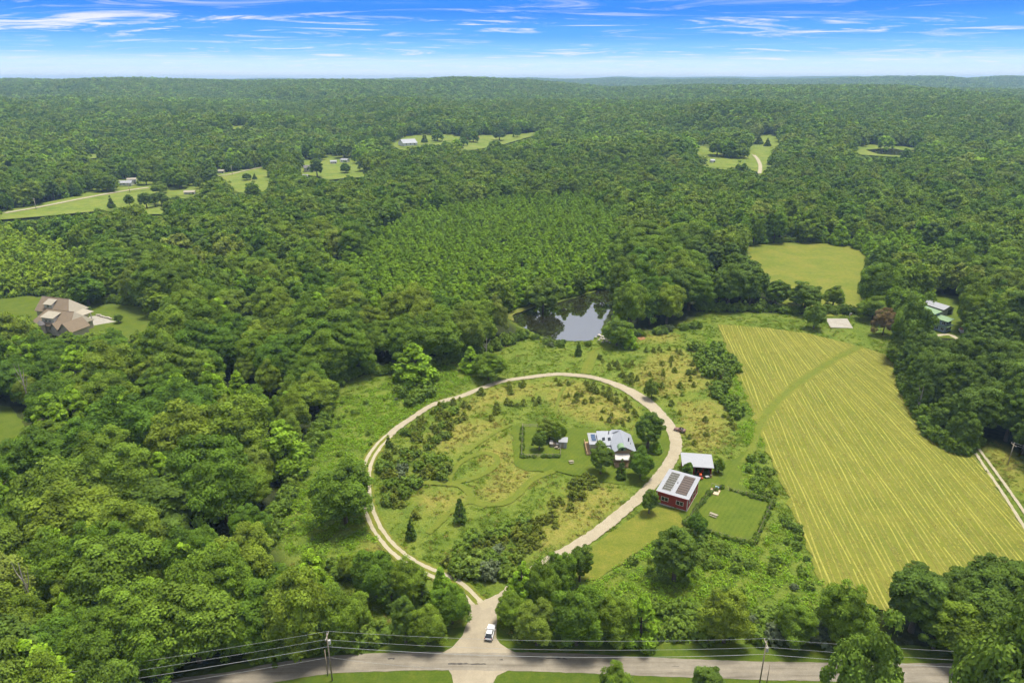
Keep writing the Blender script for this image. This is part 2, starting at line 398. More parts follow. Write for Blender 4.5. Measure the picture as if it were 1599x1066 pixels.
# ------------------------------------------------------------------ scattering (for what nobody could count)
def scatter(name, pts, scl, rz, idx, meshes, label, cat, pool={}):
    col = bpy.data.collections.new(name + '_sources')
    for i, me in enumerate(meshes):
        col.objects.link(bpy.data.objects.new('%s_source_%03d' % (name, i), me))
    me = bpy.data.meshes.new(name); n = len(pts)
    me.vertices.add(n); me.vertices.foreach_set('co', np.asarray(pts, np.float32).ravel())
    for an, ty, dat, key in (('sc', 'FLOAT_VECTOR', scl, 'vector'), ('rz', 'FLOAT', rz, 'value'), ('pi', 'INT', idx, 'value')):
        at = me.attributes.new(an, ty, 'POINT'); at.data.foreach_set(key, np.asarray(dat, np.int32 if ty == 'INT' else np.float32).ravel())
    o = add(name, me)
    ng = bpy.data.node_groups.new(name + '_nodes', 'GeometryNodeTree')
    ng.interface.new_socket('Geometry', in_out='INPUT', socket_type='NodeSocketGeometry')
    ng.interface.new_socket('Geometry', in_out='OUTPUT', socket_type='NodeSocketGeometry')
    gi = ng.nodes.new('NodeGroupInput'); go = ng.nodes.new('NodeGroupOutput')
    ci = ng.nodes.new('GeometryNodeCollectionInfo'); ci.inputs['Collection'].default_value = col
    ci.inputs['Separate Children'].default_value = True; ci.inputs['Reset Children'].default_value = True
    ip = ng.nodes.new('GeometryNodeInstanceOnPoints'); ip.inputs['Pick Instance'].default_value = True
    def na(nm, dt):
        q = ng.nodes.new('GeometryNodeInputNamedAttribute'); q.data_type = dt; q.inputs['Name'].default_value = nm; return q.outputs['Attribute']
    cx = ng.nodes.new('ShaderNodeCombineXYZ')
    l = ng.links.new
    l(na('rz', 'FLOAT'), cx.inputs[2]); l(gi.outputs[0], ip.inputs['Points']); l(ci.outputs[0], ip.inputs['Instance'])
    l(na('pi', 'INT'), ip.inputs['Instance Index']); l(cx.outputs[0], ip.inputs['Rotation']); l(na('sc', 'FLOAT_VECTOR'), ip.inputs['Scale'])
    l(ip.outputs[0], go.inputs[0])
    md = o.modifiers.new('scatter', 'NODES'); md.node_group = ng
    return tag(o, label, cat, kind='stuff')

# ------------------------------------------------------------------ layout read off the photograph (pixel outlines of what lies on the ground)
OPEN_MAIN = [(424, 852), (432, 820), (448, 790), (462, 755), (478, 720), (500, 680), (512, 655), (520, 625), (532, 597), (575, 583), (630, 580), (700, 566), (745, 552), (790, 540),
    (822, 524), (800, 505), (788, 492), (815, 478), (880, 468), (935, 450), (958, 438), (968, 445), (945, 470), (938, 520), (985, 520), (1040, 512), (1085, 498), (1090, 486), (1180, 487), (1262, 492), (1290, 490), (1345, 492), (1380, 497), (1392, 520), (1385, 550), (1404, 566),
    (1410, 605), (1432, 645), (1458, 686), (1500, 704), (1516, 690), (1562, 690), (1599, 712), (1660, 760), (1660, 868), (1560, 864), (1520, 866), (1470, 872), (1430, 876), (1395, 886), (1362, 906), (1345, 932),
    (1372, 960), (1376, 1012), (1475, 1030), (1700, 1036), (1700, 1500), (-100, 1500), (200, 1075), (400, 1037), (600, 1008), (556, 985), (548, 950), (520, 912), (445, 885)]
OPENS = [OPEN_MAIN,
    [(1150, 386), (1200, 380), (1270, 379), (1330, 384), (1352, 398), (1357, 412), (1350, 432), (1343, 460), (1338, 478), (1296, 478), (1262, 450), (1235, 437), (1205, 432), (1195, 412), (1165, 396)],
    [(-40, 462), (62, 464), (70, 456), (135, 478), (170, 475), (238, 484), (236, 508), (222, 516), (190, 512), (150, 512), (120, 518), (80, 520), (60, 506), (50, 492), (-40, 480)],
    [(-40, 628), (18, 640), (33, 668), (20, 688), (-40, 700)],
    [(1450, 462), (1462, 456), (1502, 466), (1500, 480), (1490, 488), (1500, 512), (1500, 526), (1478, 524), (1458, 520), (1452, 500)],
    [(0, 338), (20, 330), (130, 307), (180, 299), (230, 290), (225, 298), (182, 304), (172, 325), (110, 332), (30, 340)],
    [(258, 296), (290, 296), (292, 305), (262, 304)], [(207, 326), (258, 328), (255, 334), (205, 333)],
    [(352, 275), (380, 268), (412, 263), (414, 290), (400, 300), (375, 298), (362, 285)],
    [(476, 258), (500, 256), (545, 254), (563, 266), (560, 275), (540, 276), (515, 279), (500, 274), (478, 270)],
    [(726, 232), (735, 224), (746, 213), (780, 213), (838, 207), (800, 220), (770, 228), (740, 232)], [(618, 228), (630, 217), (650, 212), (706, 212), (706, 219), (660, 224), (640, 229)],
    [(1177, 218), (1208, 215), (1210, 228), (1195, 235), (1192, 266), (1183, 271), (1177, 260), (1112, 259), (1110, 252), (1175, 246)], [(1088, 229), (1107, 229), (1107, 241), (1092, 241)],
    [(1340, 230), (1360, 227), (1395, 228), (1422, 232), (1420, 242), (1390, 243), (1350, 240)], [(357, 197), (384, 197), (384, 201), (358, 201)], [(120, 243), (165, 240), (168, 244), (125, 248)],
    [(180, 283), (212, 279), (214, 288), (186, 291)], [(338, 266), (350, 265), (352, 272), (340, 273)], [(288, 298), (304, 298), (303, 306), (290, 306)],
    [(1412, 432), (1440, 440), (1446, 446), (1420, 442)], [(516, 252), (527, 251), (546, 250), (546, 256), (517, 258)]]
OPENS = OPENS[:5] + [[tuple(np.mean(q_, 0) + (np.array(p_) - np.mean(q_, 0)) * np.array([1.18, 1.12])) for p_ in q_] for q_ in OPENS[5:]]
HAY = [(1121, 506), (1200, 512), (1262, 520), (1320, 535), (1345, 541), (1382, 553), (1407, 566), (1418, 600), (1440, 640), (1468, 680), (1512, 694), (1560, 764), (1599, 824), (1640, 900), (1600, 960), (1400, 960), (1338, 942), (1284, 920), (1262, 850), (1235, 790), (1205, 720), (1185, 670), (1160, 610), (1140, 560)]
FIELD2 = [(1140, 390), (1200, 379), (1270, 378), (1332, 383), (1355, 396), (1362, 412), (1356, 440), (1352, 480), (1300, 495), (1240, 480), (1180, 450), (1150, 410)]
LAWN_HOUSE = [(800, 668), (808, 660), (830, 657), (880, 668), (925, 668), (960, 690), (985, 690), (992, 660), (1005, 640), (1018, 641), (1034, 660), (1044, 676), (1047, 696), (1040, 714), (1026, 733), (1008, 752), (985, 757), (940, 752), (900, 742), (868, 736), (830, 736), (803, 727)]
LAWN_YARD = [(1105, 772), (1125, 761), (1206, 784), (1177, 850), (1137, 841), (1070, 818)]
LAWN_EAST = [(1100, 745), (1118, 725), (1150, 714), (1166, 702), (1172, 708), (1160, 730), (1156, 756), (1170, 772), (1130, 762), (1104, 772), (1088, 790), (1078, 800), (1068, 818), (1060, 800)]
LAWN_SOUTH = [(1012, 790), (1070, 797), (1080, 800), (1066, 822), (1040, 836), (1000, 858), (960, 888), (924, 906), (900, 902), (895, 875), (930, 848), (968, 820)]
ROAD_N = [(-400, 1245), (0, 1128), (253, 1064), (350, 1050), (400, 1040), (462, 1030), (556, 1021), (691, 1017), (806, 1018), (900, 1020), (956, 1023), (1113, 1030), (1285, 1034), (1475, 1035), (1700, 1034), (2100, 1030)]
ROAD_S = [(-400, 1300), (0, 1180), (253, 1108), (340, 1085), (425, 1066), (494, 1054), (556, 1049), (681, 1046), (791, 1047), (900, 1050), (988, 1054), (1184, 1061), (1285, 1063), (1475, 1066), (1700, 1065), (2100, 1060)]
MOUTH = [(733, 943), (774, 945), (776, 970), (775, 995), (781, 1004), (793, 1012), (808, 1020), (690, 1019), (706, 1010), (722, 992), (731, 970)]
SOUTH_DRIVE = [(700, 1044), (798, 1045), (776, 1054), (770, 1066), (768, 1110), (706, 1110), (708, 1066), (706, 1053)]
DRIVE_R = [(750, 948), (775, 938), (800, 922), (826, 899), (855, 877), (881, 863), (909, 846), (938, 826), (967, 803), (996, 778), (1019, 755), (1036, 735), (1048, 718), (1055, 700), (1054, 682), (1046, 666), (1033, 650), (1013, 630), (981, 609), (950, 596), (925, 589), (902, 586), (870, 584), (840, 587), (790, 594), (757, 604), (724, 617), (700, 624), (675, 632), (650, 648), (622, 667), (607, 680)]
DRIVE_L = [(607, 680), (592, 695), (580, 712), (573, 730), (571, 750), (572, 775), (578, 800), (589, 825), (606, 848), (628, 868), (653, 884), (680, 896), (710, 910), (732, 928), (752, 950)]
PATHS = [([(700, 755), (706, 738), (716, 724), (735, 712), (755, 707), (772, 711), (777, 721), (766, 733), (742, 745), (718, 751), (700, 755)], 1.9),
    ([(655, 752), (690, 754), (716, 757), (733, 769), (740, 783), (765, 787), (790, 784), (810, 770), (826, 752), (845, 742), (866, 735)], 2.2),
    ([(668, 832), (690, 812), (706, 797), (728, 784), (742, 784)], 1.8), ([(1160, 722), (1174, 702), (1182, 675), (1194, 650), (1218, 622), (1252, 594), (1300, 563), (1342, 541)], 2.2),
    ([(893, 591), (880, 606), (872, 622), (868, 645)], 1.3), ([(800, 662), (778, 672), (750, 690), (728, 706)], 1.5), ([(928, 549), (921, 565), (914, 583)], 4.2)]
FOOTPATH = [(941, 541), (928, 547), (922, 558), (917, 570), (912, 584)]
TRACK_L = [(1512, 690), (1540, 732), (1570, 776), (1599, 822), (1640, 890)]
TRACK_R = [(1520, 689), (1548, 727), (1580, 771), (1610, 815), (1650, 876)]
POND = [(795, 490), (820, 481), (860, 474), (900, 464), (935, 452), (966, 438), (984, 440), (964, 466), (945, 498), (937, 520), (927, 530), (897, 533), (865, 529), (840, 520), (818, 510), (800, 500)]
COURT = [(1289, 497.5), (1323, 497.5), (1332, 512.5), (1297, 511.5)]
GOLDS = [[(860, 595), (900, 592), (980, 625), (1000, 640), (985, 662), (930, 664), (900, 655), (870, 640), (850, 620)], [(760, 605), (850, 595), (840, 615), (790, 625), (755, 640), (720, 652), (690, 655)],
    [(985, 590), (1010, 555), (1060, 540), (1100, 575), (1112, 612), (1080, 605), (1040, 622), (1000, 612)], [(880, 770), (940, 750), (985, 770), (960, 800), (900, 845), (850, 868), (825, 855), (850, 800)],
    [(650, 760), (730, 770), (715, 800), (670, 802), (640, 780)], [(555, 850), (600, 835), (625, 872), (585, 885)], [(1530, 692), (1599, 700), (1620, 800), (1570, 750)],
    [(1050, 625), (1130, 625), (1140, 690), (1110, 708), (1075, 705)], [(735, 712), (800, 672), (800, 728), (870, 740), (825, 757), (800, 782), (760, 786), (738, 768), (775, 730)], [(1000, 520), (1060, 520), (1060, 532), (1000, 535)], [(680, 660), (790, 650), (790, 668), (740, 690), (690, 712), (660, 700)]]

def catmull(P, step):
    P = np.asarray(P, float); closed = np.allclose(P[0], P[-1])
    Q = np.vstack([P[-2] if closed else 2 * P[0] - P[1], P, P[1] if closed else 2 * P[-1] - P[-2]])
    out = []
    for i in range(1, len(Q) - 2):
        p0, p1, p2, p3 = Q[i - 1:i + 3]; n = max(2, int(np.linalg.norm(p2 - p1) / step))
        t = np.linspace(0, 1, n, endpoint=False)[:, None]
        out.append(0.5 * ((2 * p1) + (-p0 + p2) * t + (2 * p0 - 5 * p1 + 4 * p2 - p3) * t ** 2 + (-p0 + 3 * p1 - 3 * p2 + p3) * t ** 3))
    out.append(Q[-2][None]); return np.concatenate(out)
def ribbon_sides(C, w, wob=0.08, seed=0, off=0.0):
    g = np.random.default_rng(seed); C = np.asarray(C)
    d = np.gradient(C, axis=0); d /= np.maximum(np.linalg.norm(d, axis=1, keepdims=True), 1e-6)
    nrm = np.stack([-d[:, 1], d[:, 0]], 1); k = len(C)
    w = np.broadcast_to(np.asarray(w, float), (k,))
    wa = w / 2 + g.normal(0, wob, k); wb = w / 2 + g.normal(0, wob, k)
    C = C + nrm * off
    return C + nrm * wa[:, None], C - nrm * wb[:, None]
SHEETS = []      # world outlines of everything laid on the meadow
def ribbon(name, pix, w, z, mat, wob=0.1, step=1.0, off=0.0, world=None, seed=3, label=None, crown=0.0):
    C = catmull(GP(pix) if world is None else world, step)
    A, B = ribbon_sides(C, w, wob, seed, off); n = len(C)
    V = np.zeros((n * 3, 3)); V[0::3, :2] = A; V[1::3, :2] = (A + B) / 2; V[2::3, :2] = B; V[:, 2] = z; V[1::3, 2] += crown
    i = np.arange(n - 1) * 3
    F = np.concatenate([np.stack([i + 1, i, i + 3, i + 4], 1), np.stack([i + 2, i + 1, i + 4, i + 5], 1)])
    SHEETS.append(np.concatenate([A, B[::-1]]))
    o = add(name, mesh_np(name, V, F, [mat])); return tag(o, label, None, kind='structure')
def sheet(name, poly, z, mat, world=False, wob=0.25, step=2.0, label=None, rec=True, seed=5):
    P = np.asarray(poly if world else GP(poly)); P = np.vstack([P, P[:1]])
    out = []
    for a, b in zip(P[:-1], P[1:]):
        n = max(1, int(np.linalg.norm(b - a) / step)); out.append(a + (b - a) * np.linspace(0, 1, n, endpoint=False)[:, None])
    Q = np.concatenate(out)
    if wob: Q = Q + np.random.default_rng(seed).normal(0, wob, Q.shape)
    if rec: SHEETS.append(Q)
    V = np.c_[Q, np.full(len(Q), z)]
    a2 = (Q[:, 0] * np.roll(Q[:, 1], -1) - Q[:, 1] * np.roll(Q[:, 0], -1)).sum()
    idx = list(range(len(V)));  idx = idx if a2 > 0 else idx[::-1]
    o = add(name, mesh_np(name, V, [tuple(idx)], [mat])); return tag(o, label, None, kind='structure')

# ------------------------------------------------------------------ ground materials
b = MB('meadow_ground'); p = b.bsdf(0.95, 0.05)
cov = b.n('ShaderNodeSeparateColor'); b.l(b.attr('cover').outputs['Color'], cov.inputs[0])
gr = b.ramp(b.noise(0.11, 6, .65), [(0.30, (0.075, 0.12, 0.018)), (0.46, (0.115, 0.165, 0.024)), (0.58, (0.15, 0.19, 0.031)), (0.72, (0.10, 0.14, 0.022))])
go = b.ramp(b.noise(0.35, 6, .7), [(0.30, (0.13, 0.16, 0.026)), (0.48, (0.20, 0.20, 0.040)), (0.62, (0.27, 0.235, 0.062)), (0.75, (0.16, 0.18, 0.032))])
gw = b.n('ShaderNodeMath', operation='MULTIPLY_ADD'); b.l(b.noise(0.25, 5, .7), gw.inputs[0]); gw.inputs[1].default_value = 1.3; 
s1 = b.n('ShaderNodeMath', operation='SUBTRACT'); b.l(cov.outputs[0], s1.inputs[0]); s1.inputs[1].default_value = 0.80; b.l(s1.outputs[0], gw.inputs[2]); gw.use_clamp = True
c = b.mix(gw.outputs[0], gr, go)
fine = b.ramp(b.noise(1.6, 5, .75), [(0.3, (0.62, 0.64, 0.55)), (0.7, (1.25, 1.22, 1.2))])
c = b.mix(0.8, c, fine, 'MULTIPLY')
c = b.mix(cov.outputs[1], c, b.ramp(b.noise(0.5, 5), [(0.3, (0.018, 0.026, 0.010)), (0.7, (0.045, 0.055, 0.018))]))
b.l(c, p.inputs['Base Color']); b.bump(p, b.noise(1.2, 6, .7), 0.9, 0.5)
M_MEADOW = b.m
b = MB('forest_ground'); p = b.bsdf(0.95, 0.03)
c = b.ramp(b.noise(0.02, 8, .7), [(0.3, (0.04, 0.07, 0.018)), (0.5, (0.065, 0.105, 0.026)), (0.7, (0.085, 0.12, 0.032))])
b.l(c, p.inputs['Base Color']); b.bump(p, b.noise(0.05, 8, .75), 1.0, 14.0)
M_FOREST = b.m
def grass_mat(name, cols, scale=0.3, stripe=None, fine=2.0, bump=0.4):
    cols = [alb(q) for q in cols]; b = MB(name); p = b.bsdf(0.92, 0.08)
    n = b.noise(scale, 6, .68)
    c = b.ramp(n, [(0.28 + 0.44 * i / (len(cols) - 1), q) for i, q in enumerate(cols)])
    c = b.mix(0.75, c, b.ramp(b.noise(fine, 4, .75), [(0.3, (0.72, 0.74, 0.65)), (0.7, (1.2, 1.18, 1.15))]), 'MULTIPLY')
    if stripe:
        rz, wl, amt = stripe
        w = b.n('ShaderNodeTexWave'); w.inputs['Scale'].default_value = 1.0; w.inputs['Distortion'].default_value = 1.2; w.inputs['Detail'].default_value = 2
        b.l(b.scaled(b.pos(), 0.314 / wl, 0, 0, 0) if rz is None else b.scaled(b.pos(), 1, 1, 1, rz), w.inputs['Vector']); w.inputs['Scale'].default_value = 0.314 / wl
        c = b.mix(amt, c, b.ramp(w.outputs[0], [(0.2, (0.82, 0.85, 0.8)), (0.8, (1.15, 1.12, 1.1))]), 'MULTIPLY')
    b.l(c, p.inputs['Base Color']); b.bump(p, b.noise(fine * 1.3, 4, .7), bump, 0.12)
    return b.m
M_LAWN = grass_mat('mown_lawn', [(0.0820, 0.1279, 0.0144), (0.1115, 0.1574, 0.0184), (0.1443, 0.1771, 0.0236)], 0.22, (math.radians(35), 1.3, 0.3))
M_LAWN2 = grass_mat('mown_lawn_dry', [(0.1185, 0.1603, 0.0181), (0.1742, 0.1952, 0.0279), (0.2370, 0.2230, 0.0418)], 0.25)
M_PATH = grass_mat('mown_path', [(0.1230, 0.1640, 0.0213), (0.1558, 0.1927, 0.0271), (0.1886, 0.2091, 0.0344)], 0.4)
M_VERGE = grass_mat('roadside_grass', [(0.0558, 0.1011, 0.0111), (0.0871, 0.1324, 0.0139), (0.1255, 0.1533, 0.0209)], 0.35)
M_HAYG = grass_mat('hay_stubble', [(0.150, 0.182, 0.026), (0.190, 0.208, 0.031), (0.240, 0.240, 0.040)], 0.07, None, fine=1.2, bump=0.6)
M_FIELD2 = grass_mat('field_grass', [(0.1255, 0.1771, 0.0221), (0.1845, 0.2103, 0.0310), (0.2362, 0.2288, 0.0406)], 0.06, fine=0.5, bump=0.8)
M_FARLAWN = grass_mat('far_lawn', [(0.1250, 0.1938, 0.0250), (0.1812, 0.2375, 0.0375), (0.2500, 0.2625, 0.0562)], 0.05, fine=0.15)
M_SHORE = grass_mat('shore_grass', [(0.1312, 0.1640, 0.0246), (0.1804, 0.1968, 0.0410), (0.2296, 0.2132, 0.0574)], 0.3)
def gravel_mat(name, lo, hi, worn, streak=0.0):
    lo, hi, worn = alb(lo), alb(hi), alb(worn); b = MB(name); p = b.bsdf(0.95, 0.1)
    c = b.ramp(b.noise(0.6, 7, .7), [(0.3, lo), (0.7, hi)])
    c = b.mix(b.ramp(b.noise(0.16, 5, .6), [(0.45, (0, 0, 0)), (0.65, (0.7, 0.7, 0.7))]), c, worn)
    if streak: c = b.mix(streak, c, b.ramp(b.noise(1.0, 6, .7, b.scaled(b.pos(), .05, .9, 1)), [(0.32, (.62, .60, .58)), (0.5, (1, 1, 1)), (.68, (1.25, 1.22, 1.18))]), 'MULTIPLY')
    c = b.mix(0.6, c, b.ramp(b.noise(6.0, 3, .8), [(0.3, (0.75, 0.75, 0.75)), (0.7, (1.15, 1.15, 1.15))]), 'MULTIPLY')
    b.l(c, p.inputs['Base Color']); b.bump(p, b.noise(9, 3), 0.5, 0.05); return b.m
M_GRAVEL = gravel_mat('gravel', (0.3760, 0.3200, 0.2200), (0.4800, 0.4240, 0.3040), (0.3840, 0.3320, 0.2240))
M_RUT = gravel_mat('wheel_rut', (0.4160, 0.3680, 0.2560), (0.5120, 0.4560, 0.3280), (0.4160, 0.3680, 0.2480))
M_ROAD = gravel_mat('road_asphalt', (0.258, 0.228, 0.176), (0.322, 0.290, 0.228), (0.226, 0.200, 0.156), 0.8)
M_APRON = gravel_mat('apron_paving', (0.3680, 0.3120, 0.2200), (0.4400, 0.3840, 0.2760), (0.3280, 0.2800, 0.2000))
M_CONC = gravel_mat('concrete', (0.3840, 0.3600, 0.3040), (0.4800, 0.4480, 0.3840), (0.3520, 0.3200, 0.2640))
M_PATCH = simple('road_patch', (0.10, 0.09, 0.08), 0.9, 0.1, var=.3)
b = MB('pond_water'); p = b.bsdf(0.035, 0.9); p.inputs['Base Color'].default_value = (0.022, 0.022, 0.010, 1); p.inputs['IOR'].default_value = 3.2
b.bump(p, b.noise(0.9, 4), 0.05, 0.05); M_WATER = b.m

# ------------------------------------------------------------------ ground sheet to the horizon
ang = np.radians(np.r_[np.arange(-180, -46, 4.0), np.arange(-46, 46.01, 0.22), np.arange(50, 180, 4.0)])
rad = np.r_[5.0, np.geomspace(40, 16000, 210)]
AA, RR = np.meshgrid(ang, rad)
gx, gy = RR * np.sin(AA), RR * np.cos(AA); gz = T(gx, gy) - 1.1
na, nr = len(ang), len(rad)
i, j = np.meshgrid(np.arange(nr - 1), np.arange(na), indexing='ij'); jn = (j + 1) % na
F = np.stack([i * na + j, i * na + jn, (i + 1) * na + jn, (i + 1) * na + j], -1).reshape(-1, 4)[:, ::-1]
tag(add('ground', mesh_np('ground', np.stack([gx, gy, gz], -1).reshape(-1, 3), F, [M_FOREST], smooth_shade=True)), 'dark wooded ground rolling away to the horizon', None, kind='structure')

# the meadow: near ground with its cover of grass, gold patches and dark wood floor
xs = np.arange(-330, 371, 2.0); ys = np.arange(60, 601, 2.0)
MX, MY = np.meshgrid(xs, ys)
mpx, mpy, _ = proj(MX, MY, 0.0)
def blur(a, n):
    a = a.astype(float)
    for _ in range(n):
        q = np.pad(a, 1, mode='edge'); a = (q[1:-1, 1:-1] * 2 + q[:-2, 1:-1] + q[2:, 1:-1] + q[1:-1, :-2] + q[1:-1, 2:]) / 6
    return a
gold = blur(inany(mpx, mpy, GOLDS), 5)
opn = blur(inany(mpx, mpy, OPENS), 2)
mz = -0.22 + 0.10 * sines(5, 26)(MX, MY) + 0.05 * sines(6, 7)(MX, MY)
mz = np.minimum(mz, -0.03)
pw = np.array(GP(POND)); inp = blur(inpoly(MX, MY, pw), 2); mz = mz - 1.6 * smooth(inp, 0.3, 1.0)
ny, nx = MX.shape
i, j = np.meshgrid(np.arange(ny - 1), np.arange(nx - 1), indexing='ij')
F = np.stack([i * nx + j, i * nx + j + 1, (i + 1) * nx + j + 1, (i + 1) * nx + j], -1).reshape(-1, 4)
me = mesh_np('meadow', np.stack([MX, MY, mz], -1).reshape(-1, 3), F, [M_MEADOW], smooth_shade=True)
at = me.color_attributes.new('cover', 'FLOAT_COLOR', 'POINT')
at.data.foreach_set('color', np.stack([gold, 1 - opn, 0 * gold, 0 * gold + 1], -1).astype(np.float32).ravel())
tag(add('meadow', me), 'rough green meadow with golden patches around the loop drive', None, kind='structure')

# ------------------------------------------------------------------ sheets on the ground
sheet('hay_field', HAY, 0.02, M_HAYG, label='mown yellow hay field with raked rows', wob=.5)
sheet('grass_field', FIELD2, 0.02, M_FIELD2, label='smaller green field enclosed by woods', wob=.8)
VERGE_N = [(200, 1100), (330, 1066), (400, 1040), (462, 1030), (556, 1022), (691, 1018), (806, 1019), (956, 1024), (1113, 1031), (1285, 1035), (1475, 1036), (1700, 1035), (1700, 1012), (1380, 1006), (1000, 1004), (830, 999), (795, 990), (782, 975), (700, 980), (660, 1002), (600, 1000), (560, 1008), (400, 1028), (200, 1085)]
sheet('roadside_verge', VERGE_N, 0.012, M_VERGE, label='grass verge along the far side of the road', wob=.15)
sheet('south_verge', [(-400, 1290), (0, 1175), (253, 1105), (425, 1064), (494, 1052), (556, 1047), (681, 1044), (900, 1048), (1184, 1059), (1475, 1064), (2100, 1058), (2100, 1500), (-400, 1700)], 0.010, M_VERGE, label='grass verge along the near side of the road', wob=.2)
sheet('house_lawn', LAWN_HOUSE, 0.016, M_LAWN, label='mown lawn around the grey-roofed house')
sheet('yard_lawn', LAWN_YARD, 0.024, M_LAWN, label='bright mown lawn inside the wire-fenced yard', wob=.05)
sheet('barn_lawn', LAWN_EAST, 0.018, M_LAWN, label='mown grass beside the red buildings')
sheet('drive_lawn', LAWN_SOUTH, 0.014, M_LAWN2, label='dry mown strip along the gravel drive')
for k, (P_, w_) in enumerate(PATHS): ribbon('mown_path', P_, w_ * 1.05, 0.026 + 0.004 * k, M_PATH, wob=.12, seed=k, label=['mown path looping round a leaf-shaped island of weeds', 'curved mown path south of the garden', 'mown path running down to the drive', 'mown green track crossing the hay field', 'narrow mown path up to the drive', 'mown path leaving the garden corner', 'mown strip between pond and drive'][k])
ribbon('footpath', FOOTPATH, 0.9, 0.058, M_LAWN2, wob=.1, label='worn pale footpath from the pond to the drive')
wd = np.interp(np.linspace(0, 1, 2000), [0, .12, .3, .42, .52, .6, .75, 1], [3.6, 3.6, 3.5, 4.3, 5.4, 3.4, 2.7, 2.6])
Cr = catmull(GP(DRIVE_R), 1.0)
ribbon('gravel_drive', DRIVE_R, np.interp(np.linspace(0, 1, len(Cr)), np.linspace(0, 1, 2000), wd), 0.062, M_GRAVEL, wob=.12, label='pale gravel drive around the east side of the loop', crown=0.03)
ribbon('drive_verge', DRIVE_L, 4.6, 0.046, M_LAWN2, wob=.2, label='grassy verge of the two-rut west drive')
ribbon('wheel_rut', DRIVE_L, 1.05, 0.066, M_RUT, wob=.07, off=1.05, label='outer wheel rut of the west drive')
ribbon('wheel_rut', DRIVE_L, 1.05, 0.066, M_RUT, wob=.07, off=-1.05, label='inner wheel rut of the west drive', seed=8)
ribbon('wheel_rut', TRACK_L, 0.9, 0.05, M_RUT, wob=.05, label='left rut of the farm track beside the hay field')
ribbon('wheel_rut', TRACK_R, 0.9, 0.05, M_RUT, wob=.05, label='right rut of the farm track beside the hay field', seed=9)
RN = catmull(GP(ROAD_N), 1.5); RS = catmull(GP(ROAD_S), 1.5)
k = 260; tt = np.linspace(0, 1, k)
def resamp(C): 
    s = np.r_[0, np.cumsum(np.linalg.norm(np.diff(C, axis=0), axis=1))]; s /= s[-1]
    return np.stack([np.interp(tt, s, C[:, 0]), np.interp(tt, s, C[:, 1])], 1)
A, B = resamp(RN), resamp(RS); g_ = np.random.default_rng(4); A = A + g_.normal(0, .05, A.shape); B = B + g_.normal(0, .05, B.shape)
V = np.zeros((k * 3, 3)); V[0::3, :2] = A; V[1::3, :2] = (A + B) / 2; V[2::3, :2] = B; V[:, 2] = 0.07; V[1::3, 2] = 0.12
i = np.arange(k - 1) * 3
tag(add('road', mesh_np('road', V, np.concatenate([np.stack([i, i + 1, i + 4, i + 3], 1), np.stack([i + 1, i + 2, i + 5, i + 4], 1)])[:, ::-1], [M_ROAD])), 'worn grey-tan country road crossing the foreground', None, kind='structure')
SHEETS.append(np.concatenate([A, B[::-1]]))
sheet('driveway_apron', MOUTH, 0.076, M_APRON, label='flared paved apron where the loop drive meets the road', wob=.05)
sheet('south_driveway', SOUTH_DRIVE, 0.064, M_APRON, label='gravel driveway leaving the road towards the viewer', wob=.05)
for k_, q in enumerate([[(606, 1027), (616, 1027), (616, 1029.5), (606, 1029.5)], [(700, 1035), (760, 1036), (760, 1037.5), (700, 1037)], [(853, 1027), (886, 1028), (886, 1029), (853, 1028.6)], [(1048, 1040), (1060, 1040), (1060, 1042), (1048, 1042)], [(780, 1029), (785, 1029), (785, 1031), (780, 1031)]]):
    sheet('road_patch', q, 0.128 if k_ in (1,) else 0.116, M_PATCH, wob=.08, step=.6, rec=False, label=['dark oval patch in the road left of the apron', 'long dark tar seam in front of the apron', 'thin dark seam right of the apron', 'small dark spot in the road near the utility pole', 'tiny dark spot in the road by the white car'][k_])
sheet('court_slab', COURT, 0.12, M_CONC, label='pale concrete court slab behind the hay field', wob=0)
sheet('pond_shore', [(788, 492), (800, 485), (835, 475), (838, 479), (815, 486), (800, 492), (803, 502), (796, 500)], 0.03, M_SHORE, wob=.2, rec=False, label='pale grassy shore at the pond corner')
sheet('water', POND, -0.30, M_WATER, wob=.6, step=3, label='still dark pond mirroring trees and sky')

# ------------------------------------------------------------------ the woods
YOUNG = [[(560, 410), (640, 345), (760, 325), (900, 315), (960, 345), (980, 390), (960, 440), (860, 470), (790, 480), (700, 520), (560, 500), (540, 450)], [(-60, 360), (30, 375), (130, 405), (150, 440), (120, 462), (-60, 462)], [(1330, 380), (1420, 380), (1500, 420), (1450, 440), (1360, 420)]]
PARKS = [([(470, 246), (560, 232), (620, 220), (730, 212), (745, 234), (640, 246), (570, 268), (470, 275)], .42), ([(100, 318), (170, 282), (300, 285), (425, 262), (425, 296), (310, 322), (200, 338)], .55), ([(1085, 212), (1215, 210), (1215, 270), (1085, 262)], .6)]
DARKS = [[(1404, 545), (1500, 520), (1700, 560), (1700, 720), (1500, 710), (1430, 660)], [(1340, 850), (1700, 840), (1700, 1040), (1370, 1020)], [(175, 295), (300, 300), (300, 335), (175, 330)], [(320, 280), (380, 285), (380, 305), (320, 300)], [(1080, 420), (1300, 440), (1290, 490), (1090, 485)]]
def forest_points(r0, r1, s, half):
    n0 = int(2 * r1 / s) + 2
    lim = math.tan(math.radians(half)) * r1
    X_, Y_ = np.meshgrid(np.arange(-lim, lim, s), np.arange(40, r1, s * 0.866))
    X_ = X_ + (np.arange(X_.shape[0]) % 2)[:, None] * s / 2
    X_ = X_ + rng.uniform(-.34, .34, X_.shape) * s; Y_ = Y_ + rng.uniform(-.34, .34, X_.shape) * s
    x, y = X_.ravel(), Y_.ravel(); r = np.hypot(x, y)
    k = (r >= r0) & (r < r1) & (np.abs(np.degrees(np.arctan2(x, y))) < half)
    return x[k], y[k]
